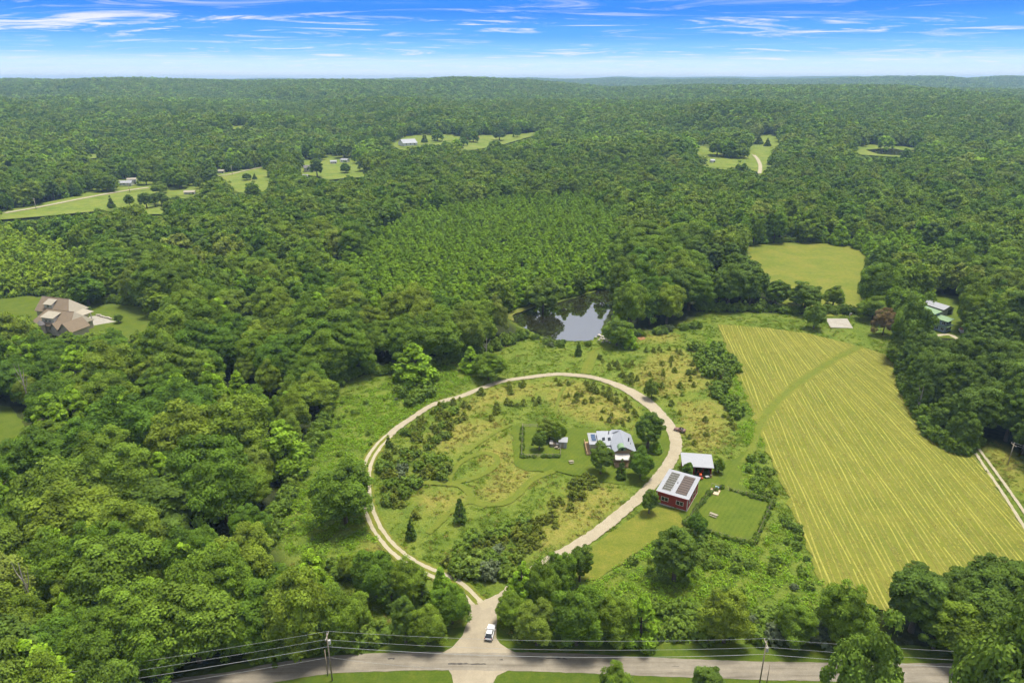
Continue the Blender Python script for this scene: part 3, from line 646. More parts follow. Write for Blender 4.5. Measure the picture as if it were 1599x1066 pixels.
# what the terrain hides stays empty
pa = np.radians(np.arange(-50, 50.01, 0.5)); prd = np.geomspace(300, 14000, 500)
PA, PRD = np.meshgrid(pa, prd, indexing='ij')
el = (T(PRD * np.sin(PA), PRD * np.cos(PA)) + 8 - CAM_H) / PRD
cm = np.maximum.accumulate(el, axis=1)
def visible(x, y, top):
    a = np.arctan2(x, y); r = np.hypot(x, y)
    ia = np.clip(((a - pa[0]) / (pa[1] - pa[0])).round().astype(int), 0, len(pa) - 1)
    ir = np.clip(np.searchsorted(prd, r * 0.985) - 1, 0, len(prd) - 1)
    return (r < 450) | ((top - CAM_H) / r > cm[ia, ir] - 0.0015)
BANDS = [(0, 420, 12.2, 47), (420, 950, 12.6, 44), (950, 2000, 13.5, 42), (2000, 4200, 16.0, 41), (4200, 8200, 22.0, 41)]
TREES = []      # x, y, z, height, crown radius, species
for bi, (r0, r1, s, half) in enumerate(BANDS):
    for pas in (0, 1, 2):
        if (pas and bi > 1) or (pas == 2 and bi): continue
        x, y = forest_points(r0, r1, (s, 7.4, 7.6)[pas], half)
        z = T(x, y); px, py, dep = proj(x, y, z)
        yg = inany(px, py, YOUNG)
        lim = inpoly(px, py, YOUNG[1])
        belt = inany(px, py, DARKS[:2] + [[(-150, 930), (430, 872), (560, 1000), (400, 1045), (200, 1080), (-150, 1180)]])
        k = belt if pas == 2 else yg if pas else ((~yg & ~belt) if bi == 0 else ~yg if bi < 2 else np.ones(len(x), bool))
        x, y, z, px, py, dep, lim = x[k], y[k], z[k], px[k], py[k], dep[k], lim[k]
        n = len(x); sp = np.zeros(n, int)
        if pas == 1: sp[:] = np.where(lim, 3, 1); h = rng.uniform(10, 15, n); R = h * rng.uniform(.32, .42, n)
        else:
            h = rng.uniform(12.5, 26, n) + 1.0 * nB(x, y); R = h * rng.uniform(.29, .47, n) * (1, 1.04, 1.12, 1.28, 1.3)[bi]
            dk = inany(px, py, DARKS); sp[dk] = 2; R[dk] *= .80
            if pas == 2: h *= .86; R *= .8
            sp[(rng.uniform(size=n) < (0.05 if bi < 3 else 0.08)) & ~dk] = 2
            u1 = rng.uniform(size=n); pale = (u1 < (0.14 if bi < 2 else .10)) & (sp == 0); sp[pale] = 1
            if bi < 2: h[pale] *= .9; R[pale] *= .72
            park = np.zeros(n, bool)
            for pk, dn in PARKS: park |= inpoly(px, py, pk) & (rng.uniform(size=n) > dn)
            h[park] = -1
            if bi == 4: R *= 1.35
        ok = np.zeros(n, bool); hh = h.copy(); RRr = R.copy()
        few = (rng.uniform(size=n) < .02) & (np.hypot(x, y) > 600)
        base_bad = inany(px, py, OPENS) & ~few
        far = np.hypot(x, y) > 2600
        for q in (1.0, 0.8, 0.62, 0.46):
            tr = ~ok & ~base_bad
            hq, Rq = h * q, R * (0.4 + 0.6 * q)
            bad = np.zeros(n, bool)
            for (dx, fz) in ((0, 1.02), (-1.08, .6), (1.08, .6), (0, .5), (-.8, .25), (.8, .25), (-.75, .88), (.75, .88)):
                qx, qy, _ = proj(x + dx * Rq, y, z + fz * hq); bad |= inany(qx, qy, OPENS) & ~few
            good = tr & ~bad; ok |= good; hh = np.where(good, hq, hh); RRr = np.where(good, Rq, RRr)
        ok &= visible(x, y, z + hh) & (h > 0)
        ok &= ~((z < 0.5) & inpoly(x, y, pw))
        TREES.append(np.stack([x, y, z, hh, RRr, sp], 1)[ok])
TREES = np.concatenate(TREES)
dist = np.hypot(TREES[:, 0], TREES[:, 1])
tpx, tpy, tdep = proj(TREES[:, 0], TREES[:, 1], TREES[:, 2] + TREES[:, 3] * .6)
size = TREES[:, 4] * TREES[:, 3] / tdep ** 2 * ((tpx > -30) & (tpx < 1630) & (tpy < 1090))
order = np.argsort(-size); N_IND = 240
ind = order[:N_IND]; restm = np.ones(len(TREES), bool); restm[ind] = False
restm &= ~((tdep < 60))
print('trees', len(TREES), 'per band', [int(((dist >= a[0]) & (dist < a[1])).sum()) for a in BANDS])
SP = ['broad', 'young', 'dark', 'young']
LODS = [PR['broad'], PR['young'], PR['dark'], PR['broad1'], PR['young1'], PR['dark1'], PR['broad2'], PR['dark2'], PR['broad3'], PR['lime1'], PR['pale2'], PR['pale3']]
allp = []; start = []
for l_ in LODS: start.append(len(allp)); allp += l_
ri = np.nonzero(restm)[0]; d_ = dist[ri]; s_ = TREES[ri, 5].astype(int)
grp = np.where(s_ == 3, 9, np.where(d_ < np.where(s_ == 1, 620, 330), s_, np.where(d_ < 950, s_ + 3, np.where(d_ < 2000, np.where(s_ == 2, 7, np.where(s_ == 1, 10, 6)), np.where(s_ == 1, 11, 8)))))
cnt = np.array([len(l_) for l_ in LODS]); st = np.array(start)
pi = st[grp] + (rng.integers(0, 1000, len(ri)) % cnt[grp])
ph = np.array([p.h for p in allp])[pi]; pR = np.array([p.R for p in allp])[pi]
sxy = TREES[ri, 4] / pR
scatter('forest', np.c_[TREES[ri, 0], TREES[ri, 1], TREES[ri, 2] - np.where(TREES[ri, 2] > 1, 1.1, .2)], np.stack([sxy, sxy * rng.uniform(.9, 1.1, len(ri)), TREES[ri, 3] / ph], 1), rng.uniform(0, 6.28, len(ri)), pi, [p.full for p in allp], 'unbroken broadleaf forest covering the hills to the horizon', 'forest')

NEAR = []
def place_tree(kind, x, y, h, R, name, label, group=None, cat='tree', variant=None, bare=False):
    ps = PR[kind]; p = ps[(variant if variant is not None else random.randrange(len(ps))) % len(ps)]
    s = (R / p.R * 1.06, R / p.R * 1.06, h / p.h)
    if bare:
        o = add(name, p.full); o.location = (x, y, -0.15)
    else:
        o = empty(name, (x, y, 0)); add('trunk', p.trunk, o); add('crown', p.crown, o)
    o.scale = s; o.rotation_euler = (0, 0, random.uniform(0, 6.28))
    NEAR.append((x, y, R))
    return tag(o, label, cat, group)

# ------------------------------------------------------------------ naming things by what they stand near
LANDMARKS = [('the brown-roofed mansion', 105, 490), ('the pond', 870, 500), ('the grey-roofed house', 955, 690), ('the fenced garden', 845, 692), ('the red workshop', 1060, 770), ('the white-roofed barn', 1092, 725),
    ('the wire-fenced yard', 1140, 808), ('the white car', 767, 985), ('the left utility pole', 515, 1020), ('the right utility pole', 1187, 1030), ('the paved apron', 750, 965), ('the loop drive top', 880, 586), ('the two-rut drive bend', 572, 750),
    ('the leaf-shaped mown loop', 738, 730), ('the lone spruce in the loop', 718, 800), ('the concrete court', 1310, 505), ('the blue house', 1472, 495), ('the farm track', 1560, 760), ('the hay field corner', 1121, 506), ('the hay field foot', 1300, 915),
    ('the big tree west of the loop', 540, 775), ('the big tree south of the yard', 1052, 868), ('the parked brown car', 1062, 670), ('the clearing at the left edge', 15, 660), ('the small field in the woods', 1255, 420), ('the two-rut drive foot', 655, 885), ('the drive fork', 755, 925), ('the mown curve', 790, 784), ('the field path', 1215, 625), ('the footpath to the pond', 918, 565), ('the loop drive bend', 1028, 648), ('the white birdhouse', 1142, 652), ('the small yellow-green tree', 1017, 608), ('the spruce by the two ruts', 642, 825), ('the worn south path', 690, 812)]
ORD = ['nearest', 'second nearest', 'third nearest', 'fourth nearest', 'fifth nearest', 'sixth nearest', 'seventh nearest', 'eighth nearest', 'ninth nearest', 'tenth nearest', 'eleventh nearest', 'twelfth nearest']
def near_labels(items, noun):
    "items: (obj, px, py, look word).  Labels such as 'tall tree above the pond, third nearest to it'"
    cells = {}
    for it in items:
        o, px, py, look = it
        k = min(range(len(LANDMARKS)), key=lambda i: math.hypot(LANDMARKS[i][1] - px, LANDMARKS[i][2] - py))
        dx, dy = px - LANDMARKS[k][1], py - LANDMARKS[k][2]
        d = ('right of' if dx > 0 else 'left of') if abs(dx) > abs(dy) else ('below' if dy > 0 else 'above')
        cells.setdefault((k, d), []).append((math.hypot(dx, dy), o, look))
    for (k, d), L_ in cells.items():
        L_.sort(key=lambda q: q[0]); nm = LANDMARKS[k][0]
        for i, (_, o, look) in enumerate(L_):
            if i < len(ORD): o['label'] = '%s %s %s %s, %s' % (look, noun, d, nm, ORD[i])
            else: o['label'] = '%s %s farther off %s %s' % (look, noun, d, nm)

# ------------------------------------------------------------------ single trees that stand in the open (foot, top and width in the photograph)
SINGLES = [('broad', 540, 815, 733, 84, 'large round mid-green tree standing west of the two-rut drive'), ('young', 648, 594, 535, 62, 'tall pointed bright tree northwest of the loop drive'), ('young', 735, 578, 540, 34, 'slim pointed tree between forest edge and loop drive'),
    ('broad', 763, 592, 552, 44, 'rounded tree just above the loop drive top left'), ('dark', 1011, 699, 644, 42, 'dark dense tree right of the grey-roofed house'), ('young', 1024, 706, 685, 18, 'small pale tree beside the dark tree by the drive'),
    ('dark', 938, 739, 692, 36, 'round dark tree hiding the front left of the grey-roofed house'), ('spire', 970, 746, 715, 15, 'slim dark tree in front of the house porch'), ('broad', 1000, 747, 704, 34, 'spreading tree between grey-roofed house and drive'),
    ('dark', 1013, 801, 764, 24, 'dense upright tree at the corner of the red workshop'), ('dark', 1052, 906, 828, 60, 'big dark tree alone in the brush south of the fenced yard'), ('dark', 905, 906, 850, 34, 'dark upright tree beside the lower gravel drive'),
    ('broad', 874, 922, 862, 40, 'green tree left of the upright tree by the lower drive'), ('dark', 842, 702, 673, 21, 'dark round tree inside the garden fence'), ('broad', 858, 686, 655, 34, 'pale crowned tree at the back corner of the garden'),
    ('broad', 872, 690, 662, 22, 'small tree behind the garden shed'), ('broad', 1090, 832, 804, 26, 'round tree inside the wire-fenced yard'), ('broad', 1073, 743, 722, 17, 'small open tree in front of the white-roofed barn'), ('broad', 1122, 738, 716, 16, 'bushy tree at the right end of the white-roofed barn'),
    ('broad', 588, 932, 862, 58, 'leafy tree at the left of the clump by the two-rut drive'), ('broad', 640, 940, 878, 48, 'tall tree in the middle of the clump by the two-rut drive'), ('spire', 612, 948, 900, 26, 'very dark conifer within the clump left of the apron'), ('spire', 662, 952, 905, 24, 'dark conifer right of centre in the clump left of the apron'), ('young', 690, 948, 884, 40, 'pointed tree beside the fork of the loop drive'), ('broad', 706, 972, 915, 48, 'rounded tree hard against the left side of the apron'),
    ('broad', 474, 1016, 900, 74, 'tall tree at the forest corner above the left utility pole'), ('broad', 532, 1012, 925, 58, 'round tree just right of the left utility pole, behind the wires'), ('young', 492, 940, 852, 56, 'pointed light tree where the forest meets the open strip'), ('broad', 556, 985, 930, 44, 'small tree beside the lawn strip left of the apron'), ('broad', 550, 902, 866, 34, 'low rounded bush-like tree left of the two-rut drive foot'),
    ('dark', 634, 1002, 934, 38, 'dark domed tree on the verge left of the apron'), ('broad', 668, 1004, 948, 48, 'bright rounded tree on the verge next to the dark domed tree'),
    ('young', 815, 944, 872, 44, 'pointed tree right of the drive fork'), ('broad', 846, 950, 880, 46, 'rounded tree behind the hedge right of the apron'), ('broad', 800, 976, 930, 42, 'bushy tree at the apron right edge'), ('broad', 838, 1006, 945, 52, 'bright bushy tree at the roadside right of the white car'),
    ('broad', 900, 1006, 918, 66, 'broad tree in the roadside hedge, third from the apron'), ('broad', 957, 1004, 932, 52, 'tree in the middle of the roadside hedge'), ('young', 1000, 1002, 926, 50, 'pointed tree in the roadside hedge'), ('broad', 1130, 1002, 926, 58, 'round tree in the roadside hedge left of the right utility pole'), ('broad', 1236, 1004, 945, 50, 'low tree in the roadside hedge right of the right utility pole'), ('broad', 1310, 1006, 915, 62, 'greyish tree where the hedge meets the hay field'),
    ('bright', 1335, 1150, 992, 84, 'bright open tree in the foreground overlapping the road'), ('bright', 1552, 1175, 950, 112, 'large bright tree in the lower right corner'), ('broad', 962, 1098, 1046, 42, 'dome of a shrubby tree at the bottom edge, right of the south driveway'), ('dark', 1103, 1096, 1044, 42, 'dark dome of a tree at the bottom edge near the right utility pole'),
    ('bright', 186, 1140, 1030, 76, 'bright small tree overlapping the road at lower left'), ('bright', 15, 1150, 1010, 90, 'bright tree in the lower left corner'), ('broad', 85, 1145, 1045, 70, 'tree at the bottom edge near the lower left corner'),
    ('bright', 1270, 513, 475, 32, 'round bright tree left of the concrete court'), ('bright', 1414, 562, 468, 54, 'large yellow-green tree between court and blue house'), ('dark', 1432, 558, 512, 32, 'dark green tree in front of the blue house'), ('broad', 1402, 566, 524, 40, 'low spreading tree at the top corner of the hay field'), ('russet', 1378, 523, 482, 34, 'brownish purple tree right of the concrete court'),
    ('spire', 903, 554, 533, 11, 'small dark conifer by the footpath below the pond'), ('bright', 963, 538, 500, 46, 'bright rounded tree on the pond bank'), ('young', 983, 543, 513, 22, 'small tree beside the stones at the pond'), ('bright', 848, 482, 436, 54, 'bright rounded tree on the far pond shore'),
    ('spire', 718, 814, 776, 20, 'lone spruce in the middle of the loop'), ('spire', 642, 840, 809, 15, 'small spruce inside the loop near the two-rut drive'), ('spire', 607, 697, 678, 9, 'tiny spruce at the inner edge of the two-rut drive'), ('bright', 1017, 622, 593, 22, 'small yellow-green tree outside the loop drive bend'),
    ('broad', 1300, 480, 446, 30, 'tree at the near edge of the small field'), ('dark', 1255, 488, 440, 46, 'dark tree below the small field'), ('broad', 1362, 500, 462, 44, 'tree above the russet tree')]
print('singles')
for (kind, bx, by, ty, w, lab) in SINGLES:
    x, y = G(bx, by); h = float(hgt(bx, by, ty)); R = w / 2 * math.hypot(y, CAM_H) * .97 / FOC
    nm = {'spire': 'spruce_tree', 'dark': 'dark_leafed_tree', 'young': 'young_tree', 'bright': 'bright_leafed_tree', 'russet': 'russet_leafed_tree'}.get(kind, 'broadleaf_tree')
    place_tree(kind, x, y, h, R, nm, lab)
items = []
for k in ind:
    t = TREES[k]; kd = SP[int(t[5])]
    o = place_tree(kd, t[0], t[1], t[3], t[4], {'broad': 'broadleaf_tree', 'young': 'young_tree', 'dark': 'dark_leafed_tree'}[kd], 'forest tree', 'forest trees nearest the viewer')
    qx, qy, _ = proj(t[0], t[1], t[3] * .6)
    look = ('tall' if t[3] > 18 else 'low' if t[3] < 11 else 'mid-sized') + (' dark' if kd == 'dark' else ' pointed' if kd == 'young' else ' rounded')
    items.append((o, float(qx), float(qy), look))
near_labels(items, 'forest tree')

# ------------------------------------------------------------------ bushes, one by one
SH = [np.asarray(s) for s in SHEETS]
def on_sheet(x, y):
    r = np.zeros(np.shape(x), bool)
    for s in SH: r |= inpoly(x, y, s)
    return r
ZONES = [('cedar', 52, 1.6, 3.2, [(612, 690), (640, 662), (690, 632), (740, 618), (800, 600), (870, 592), (900, 594), (895, 602), (840, 605), (790, 618), (745, 632), (735, 655), (700, 690), (650, 715), (605, 730), (600, 705)]), ('shrub', 14, 1.8, 3.0, [(612, 690), (690, 632), (740, 625), (735, 655), (700, 690), (650, 715), (605, 730)]),
    ('cedar', 12, 1.6, 2.8, [(760, 640), (800, 625), (850, 622), (870, 630), (800, 640), (760, 660)]), ('cedar', 12, 1.4, 2.4, [(875, 616), (925, 618), (925, 632), (880, 632)]),
    ('cedar', 42, 1.8, 3.4, [(590, 715), (640, 700), (690, 715), (705, 735), (690, 755), (650, 760), (640, 785), (660, 810), (640, 822), (605, 800), (588, 770)]), ('shrub', 20, 2.2, 3.8, [(600, 715), (640, 705), (690, 715), (700, 738), (690, 752), (650, 757), (625, 790), (605, 790), (595, 760)]),
    ('cedar', 66, 1.6, 3.2, [(690, 880), (720, 855), (760, 835), (800, 825), (850, 800), (880, 775), (905, 745), (935, 750), (915, 775), (890, 800), (870, 830), (830, 860), (800, 890), (740, 890)]), ('shrub', 16, 2.0, 3.6, [(690, 885), (720, 850), (770, 830), (840, 812), (830, 860), (800, 892), (740, 892)]),
    ('cedar', 30, 1.5, 2.8, [(905, 594), (950, 606), (983, 627), (1003, 648), (993, 656), (965, 632), (930, 614), (905, 605)]), ('cedar', 8, 1.4, 2.2, [(930, 640), (985, 645), (985, 668), (935, 660)]),
    ('cedar', 24, 1.5, 3.0, [(932, 558), (985, 565), (1000, 590), (985, 605), (955, 580)]), ('cedar', 44, 1.2, 2.6, [(1000, 545), (1100, 540), (1120, 600), (1150, 660), (1150, 690), (1100, 705), (1070, 690), (1060, 650), (1010, 600)]),
    ('shrub', 32, 2.6, 5.0, [(1085, 545), (1120, 540), (1145, 575), (1165, 620), (1150, 655), (1125, 640), (1110, 600), (1085, 570)]), ('shrub', 30, 1.1, 2.4, [(1160, 725), (1185, 700), (1225, 770), (1255, 840), (1270, 880), (1230, 880), (1210, 840), (1225, 790), (1180, 765)]),
    ('shrub', 26, 0.8, 1.7, [(480, 730), (520, 640), (560, 600), (640, 595), (690, 580), (720, 590), (690, 615), (640, 640), (590, 680), (560, 720), (560, 800), (520, 830), (450, 830)]), ('shrub', 10, 2.6, 4.2, [(600, 610), (640, 598), (690, 590), (690, 610), (630, 640)]),
    ('shrub', 26, 1.2, 2.4, [(930, 905), (1000, 870), (1070, 840), (1140, 850), (1220, 860), (1275, 900), (1280, 930), (1150, 930), (1000, 925)]), ('brightshrub', 10, 1.4, 2.4, [(1080, 850), (1130, 850), (1150, 880), (1100, 890)]),
    ('shrub', 16, 1.2, 2.4, [(820, 522), (870, 534), (930, 536), (930, 541), (860, 541), (820, 530)]), ('shrub', 14, 2.0, 3.6, [(985, 520), (1050, 512), (1085, 500), (1090, 515), (1000, 528)]),
    ('shrub', 15, 3.0, 5.2, [(700, 880), (795, 885), (792, 903), (715, 905)]), ('shrub', 66, 2.2, 4.8, [(800, 965), (870, 938), (1000, 952), (1150, 958), (1290, 958), (1365, 960), (1370, 1006), (1000, 1000), (830, 994)]),
    ('shrub', 8, 1.6, 3.0, [(430, 870), (500, 850), (530, 880), (560, 870), (575, 905), (520, 905), (450, 890)])]
bitems = {'cedar': [], 'shrub': [], 'brightshrub': []}
taken = np.array([(a, b_, c_) for a, b_, c_ in NEAR])
placed = []
for zi, (kind, n, h0, h1, poly) in enumerate(ZONES):
    W = np.array(GP(poly)); lo, hi = W.min(0), W.max(0); got = 0
    gz_ = np.random.default_rng(900 + zi)
    cand = gz_.uniform(lo, hi, (n * 40, 2)); cand = cand[inpoly(cand[:, 0], cand[:, 1], W)]; cand = cand[~on_sheet(cand[:, 0], cand[:, 1])]
    for x, y in cand:
        if got >= n: break
        h = gz_.uniform(h0, h1); h *= 1.06 if kind == 'cedar' else 1.0; R = h * (.43 if kind == 'cedar' else .66) * gz_.uniform(.85, 1.2)
        if any((x - a) ** 2 + (y - b_) ** 2 < (0.42 * (R + c_)) ** 2 for a, b_, c_ in placed): continue
        if len(taken) and (((taken[:, 0] - x) ** 2 + (taken[:, 1] - y) ** 2) < (0.35 * (R + taken[:, 2])) ** 2).any(): continue
        placed.append((x, y, R)); got += 1
        kk = kind
        if kind == 'shrub':
            u_ = gz_.uniform(); kk = 'greyshrub' if u_ < .05 else 'russetshrub' if u_ < .065 else 'brightshrub' if u_ < .16 else 'shrub'
        o = place_tree(kk, x, y, h, R, 'cedar_bush' if kind == 'cedar' else 'shrub', 'bush', 'young cedars dotted over the meadow' if kind == 'cedar' else 'shrubs in the meadow and hedges', cat='bush', bare=True)
        qx, qy, _ = proj(x, y, h * .5)
        tone = {'greyshrub': 'grey-green', 'russetshrub': 'reddish', 'brightshrub': 'yellow-green', 'cedar': 'dark', 'shrub': 'green'}[kk]
        mid = (h0 + h1) / 2
        bitems[kind].append((o, float(qx), float(qy), ('large ' if h > mid * 1.2 else 'small ' if h < mid * .8 else '') + tone))
near_labels(bitems['cedar'], 'cedar bush'); near_labels(bitems['shrub'] + bitems['brightshrub'], 'leafy shrub')
print('bushes', {k: len(v) for k, v in bitems.items()})

# ------------------------------------------------------------------ grass, weeds and hay
def world_fill(polys_px, n, seed):
    g = np.random.default_rng(seed); x = g.uniform(-130, 200, n); y = g.uniform(100, 400, n)
    px, py, dep = proj(x, y, 0.0); k = inany(px, py, polys_px); return x[k], y[k], px[k], py[k]
x, y, px, py = world_fill([OPEN_MAIN], 95000, 31)
k = ~on_sheet(x, y) & (py < 1020); x, y, px, py = x[k], y[k], px[k], py[k]
gi = gold[np.clip(((y - ys[0]) / 2).round().astype(int), 0, ny - 1), np.clip(((x - xs[0]) / 2).round().astype(int), 0, nx - 1)]
clus = 0.5 + 0.35 * sines(8, 9)(x, y) + 0.25 * sines(9, 30)(x, y)
u_ = rng.uniform(size=len(x)); rough = inany(px, py, [[(424, 852), (520, 625), (700, 566), (740, 590), (620, 660), (565, 730), (570, 800), (600, 860), (560, 900)], [(1160, 700), (1290, 925), (1300, 1000), (800, 1000), (860, 910), (1060, 830), (1190, 850), (1220, 780), (1150, 760)], [(1100, 520), (1150, 560), (1200, 700), (1160, 690)]])
typ = np.where(u_ < gi * .85 + .12 * ~rough, 1, np.where(rough & (u_ > .45), 2, 0))
keep = rng.uniform(size=len(x)) < np.clip(clus + .25 * rough, .12, 1) * np.where(typ == 1, .85, 1)
x, y, typ, rough = x[keep], y[keep], typ[keep], rough[keep]
n = len(x); s_ = rng.uniform(.55, 1.25, n) * np.where(rough, 1.15, .85)
ms = TUFTS['weed'] + TUFTS['gold'] + TUFTS['leafy']
scatter('meadow_grass', np.c_[x, y, np.full(n, -.16)], np.stack([s_, s_, s_ * rng.uniform(.5, 1.2, n) * np.where(rough, .62, .7)], 1), rng.uniform(0, 6.28, n), typ * 3 + rng.integers(0, 3, n), ms, 'tall meadow grass and weeds covering the open ground', 'grass')
print('tufts', n)
# windrows of cut hay
HW = np.array(GP(HAY)); e0 = np.array(G(1282, 918)); e1 = np.array(G(1121, 506)); dv = (e1 - e0) / np.linalg.norm(e1 - e0); pv = np.array([dv[1], -dv[0]])
FP = np.array(catmull(GP(PATHS[3][0]), 2.0))
Vs, Fs, tin, sx_, sy_ = [], [], [], [], []; o_ = 0; gh = np.random.default_rng(77)
for k in range(0, 90):
    off = 1.0 + k * 1.4 + gh.normal(0, .12)
    t = np.arange(-40, 240, 0.9); bend = 0.0008 * max(0, off - 20) * (np.maximum(0, t - 70)) ** 1.25
    wv = .35 * np.sin(t / 17 + k * .3) + .2 * np.sin(t / 5.3 + 2 * k) + .25 * np.sin(t / 41 + k * .11)
    P = e0 + dv * t[:, None] + pv * (off - bend + wv)[:, None]
    inside = inpoly(P[:, 0], P[:, 1], HW)
    dist_p = np.sqrt(((P[:, None, :] - FP[None, :, :]) ** 2).sum(-1)).min(1); inside &= dist_p > 1.9
    dens = gh.uniform(.35, 1.0); thick = np.clip(.7 + .3 * np.sin(t / 23 + k * 1.7) + gh.normal(0, .22, len(t)), .05, 1.3) * dens
    on = inside & (thick > .03)
    idx_ = np.nonzero(on[:-1] & on[1:])[0]
    if not len(idx_): continue
    w = .15 + .10 * np.convolve(thick, np.ones(9) / 9, 'same'); hh_ = .05 + .07 * thick
    A = np.c_[P - pv * w[:, None], np.full(len(t), .025)]; C_ = np.c_[P + gh.normal(0, .03, P.shape), .025 + np.convolve(hh_, np.ones(7) / 7, 'same')]; B = np.c_[P + pv * w[:, None], np.full(len(t), .025)]
    Vs.append(np.stack([A, C_, B], 1).reshape(-1, 3)); i0 = idx_ * 3 + o_
    Fs.append(np.concatenate([np.stack([i0, i0 + 3, i0 + 4, i0 + 1], 1), np.stack([i0 + 1, i0 + 4, i0 + 5, i0 + 2], 1)])[:, ::-1]); tin.append(np.tile(np.clip(.5 + .25 * np.sin(t[idx_] / 9 + k) + .2 * np.sin(t[idx_] / 31 + 2.3 * k) + gh.normal(0, .16, len(idx_)), 0, 1), 2)); o_ += 3 * len(t)
    m_ = on & (gh.uniform(size=len(t)) < .22); q = P[m_] + gh.normal(0, .3, (m_.sum(), 2)); sx_.append(q[:, 0]); sy_.append(q[:, 1])
tag(add('hay_windrows', mesh_np('hay_windrows', np.concatenate(Vs), np.concatenate(Fs), [M_STRAW], tint=np.concatenate(tin))), 'long raked rows of cut yellow hay across the field', 'hay', kind='stuff')
sx_ = np.concatenate(sx_); sy_ = np.concatenate(sy_)
ex = rng.uniform(HW[:, 0].min(), HW[:, 0].max(), 3500); ey = rng.uniform(HW[:, 1].min(), HW[:, 1].max(), 3500); m_ = inpoly(ex, ey, HW); ex, ey = ex[m_], ey[m_]
fx = np.r_[sx_, ex]; fy = np.r_[sy_, ey]; n = len(fx); s_ = rng.uniform(.5, 1.2, n)
scatter('loose_hay', np.c_[fx, fy, np.full(n, .02)], np.stack([s_, s_, s_], 1), rng.uniform(0, 6.28, n), rng.integers(0, 2, n), TUFTS['straw'], 'loose straw and stubble between the hay rows', 'hay')
# understory along the wood's edges and low growth on the fence lines
edge = []
P = np.array(OPEN_MAIN[:15]); C_ = catmull(P, 3.0)
for q in C_:
    for _ in range(1):
        x, y = G(q[0] + random.uniform(-8, -1), q[1] + random.uniform(-3, 2)); edge.append((x, y))
for q in catmull(np.array([(1404, 566), (1410, 605), (1432, 645), (1458, 686), (1500, 704), (1516, 690)]), 3.0):
    for _ in range(2):
        x, y = G(q[0] + random.uniform(0, 8), q[1] + random.uniform(-3, 3)); edge.append((x, y))
for q in catmull(np.array([(1090, 486), (1180, 487), (1262, 492), (1290, 490), (1345, 490)]), 3.0):
    x, y = G(q[0], q[1] - random.uniform(0, 5)); edge.append((x, y))
for q in catmull(np.array([(1150, 386), (1200, 380), (1270, 379), (1330, 384), (1352, 398), (1357, 412), (1350, 432), (1343, 460)]), 3.0):
    x, y = G(q[0] + random.uniform(-1, 3), q[1] - random.uniform(0, 3)); edge.append((x, y))
for q in catmull(np.array([(-40, 460), (62, 461), (100, 468), (150, 474), (190, 474), (240, 482)]), 3.0):
    x, y = G(q[0], q[1] - random.uniform(0, 3)); edge.append((x, y))
for q in catmull(np.array([(400, 1034), (480, 1020), (556, 1010), (600, 1000)]), 4.0): x, y = G(q[0], q[1] - random.uniform(4, 9)); edge.append((x, y))
for q in catmull(np.array([(788, 490), (815, 477), (880, 467), (935, 449), (958, 437)]), 3.0): x, y = G(q[0], q[1] - random.uniform(1, 4)); edge.append((x, y))
edge = np.array(edge); edge = edge[~inpoly(edge[:, 0], edge[:, 1], pw)]; n = len(edge); s_ = rng.uniform(.6, 1.7, n)
scatter('undergrowth', np.c_[edge, np.full(n, -.2)], np.stack([s_, s_, s_ * rng.uniform(.7, 1.4, n)], 1), rng.uniform(0, 6.28, n), rng.integers(0, 5, n), [p.full for p in PR['shrub']] + [PR['brightshrub'][0].full], 'low leafy undergrowth along the edges of the woods', 'undergrowth')

# ------------------------------------------------------------------ solid-modelling helpers
class Geo:
    def __init__(s): s.V = []; s.F = []
    def add(s, V, F):
        o = len(s.V); s.V += [tuple(v) for v in V]; s.F += [tuple(i + o for i in f) for f in F]; return s
    def box(s, x0, x1, y0, y1, z0, z1):
        return s.add([(x0, y0, z0), (x1, y0, z0), (x1, y1, z0), (x0, y1, z0), (x0, y0, z1), (x1, y0, z1), (x1, y1, z1), (x0, y1, z1)],
                     [(3, 2, 1, 0), (4, 5, 6, 7), (0, 1, 5, 4), (1, 2, 6, 5), (2, 3, 7, 6), (3, 0, 4, 7)])
    def slab(s, pts, t):
        "a flat plate of thickness t under the outline pts"
        n = len(pts); V = [tuple(p) for p in pts] + [(p[0], p[1], p[2] - t) for p in pts]
        return s.add(V, [tuple(range(n)), tuple(range(2 * n - 1, n - 1, -1))] + [(i, i + n, (i + 1) % n + n, (i + 1) % n) for i in range(n)])
    def prism(s, pts, z0, z1):
        return s.slab([(p[0], p[1], z1) for p in pts], z1 - z0)
    def poly(s, pts): return s.add(pts, [tuple(range(len(pts)))])
    def cyl(s, x, y, z0, z1, r, r2=None, k=10):
        r2 = r if r2 is None else r2
        V = [(x + r * math.cos(2 * PI * i / k), y + r * math.sin(2 * PI * i / k), z0) for i in range(k)] + [(x + r2 * math.cos(2 * PI * i / k), y + r2 * math.sin(2 * PI * i / k), z1) for i in range(k)]
        return s.add(V, [tuple(range(k - 1, -1, -1)), tuple(range(k, 2 * k))] + [(i, (i + 1) % k, (i + 1) % k + k, i + k) for i in range(k)])
    def wheel(s, x, y, z, r, w, k=14):
        V = []
        for sx in (-w / 2, w / 2): V += [(x + sx, y + r * math.cos(2 * PI * i / k), z + r * math.sin(2 * PI * i / k)) for i in range(k)]
        return s.add(V, [tuple(range(k)), tuple(range(2 * k - 1, k - 1, -1))] + [(i, i + k, (i + 1) % k + k, (i + 1) % k) for i in range(k)])
    def tube(s, pts, r, k=6):
        V, F = tube(pts, [r] * len(pts) if not hasattr(r, '__len__') else r, k); return s.add(V, [tuple(f) for f in F])
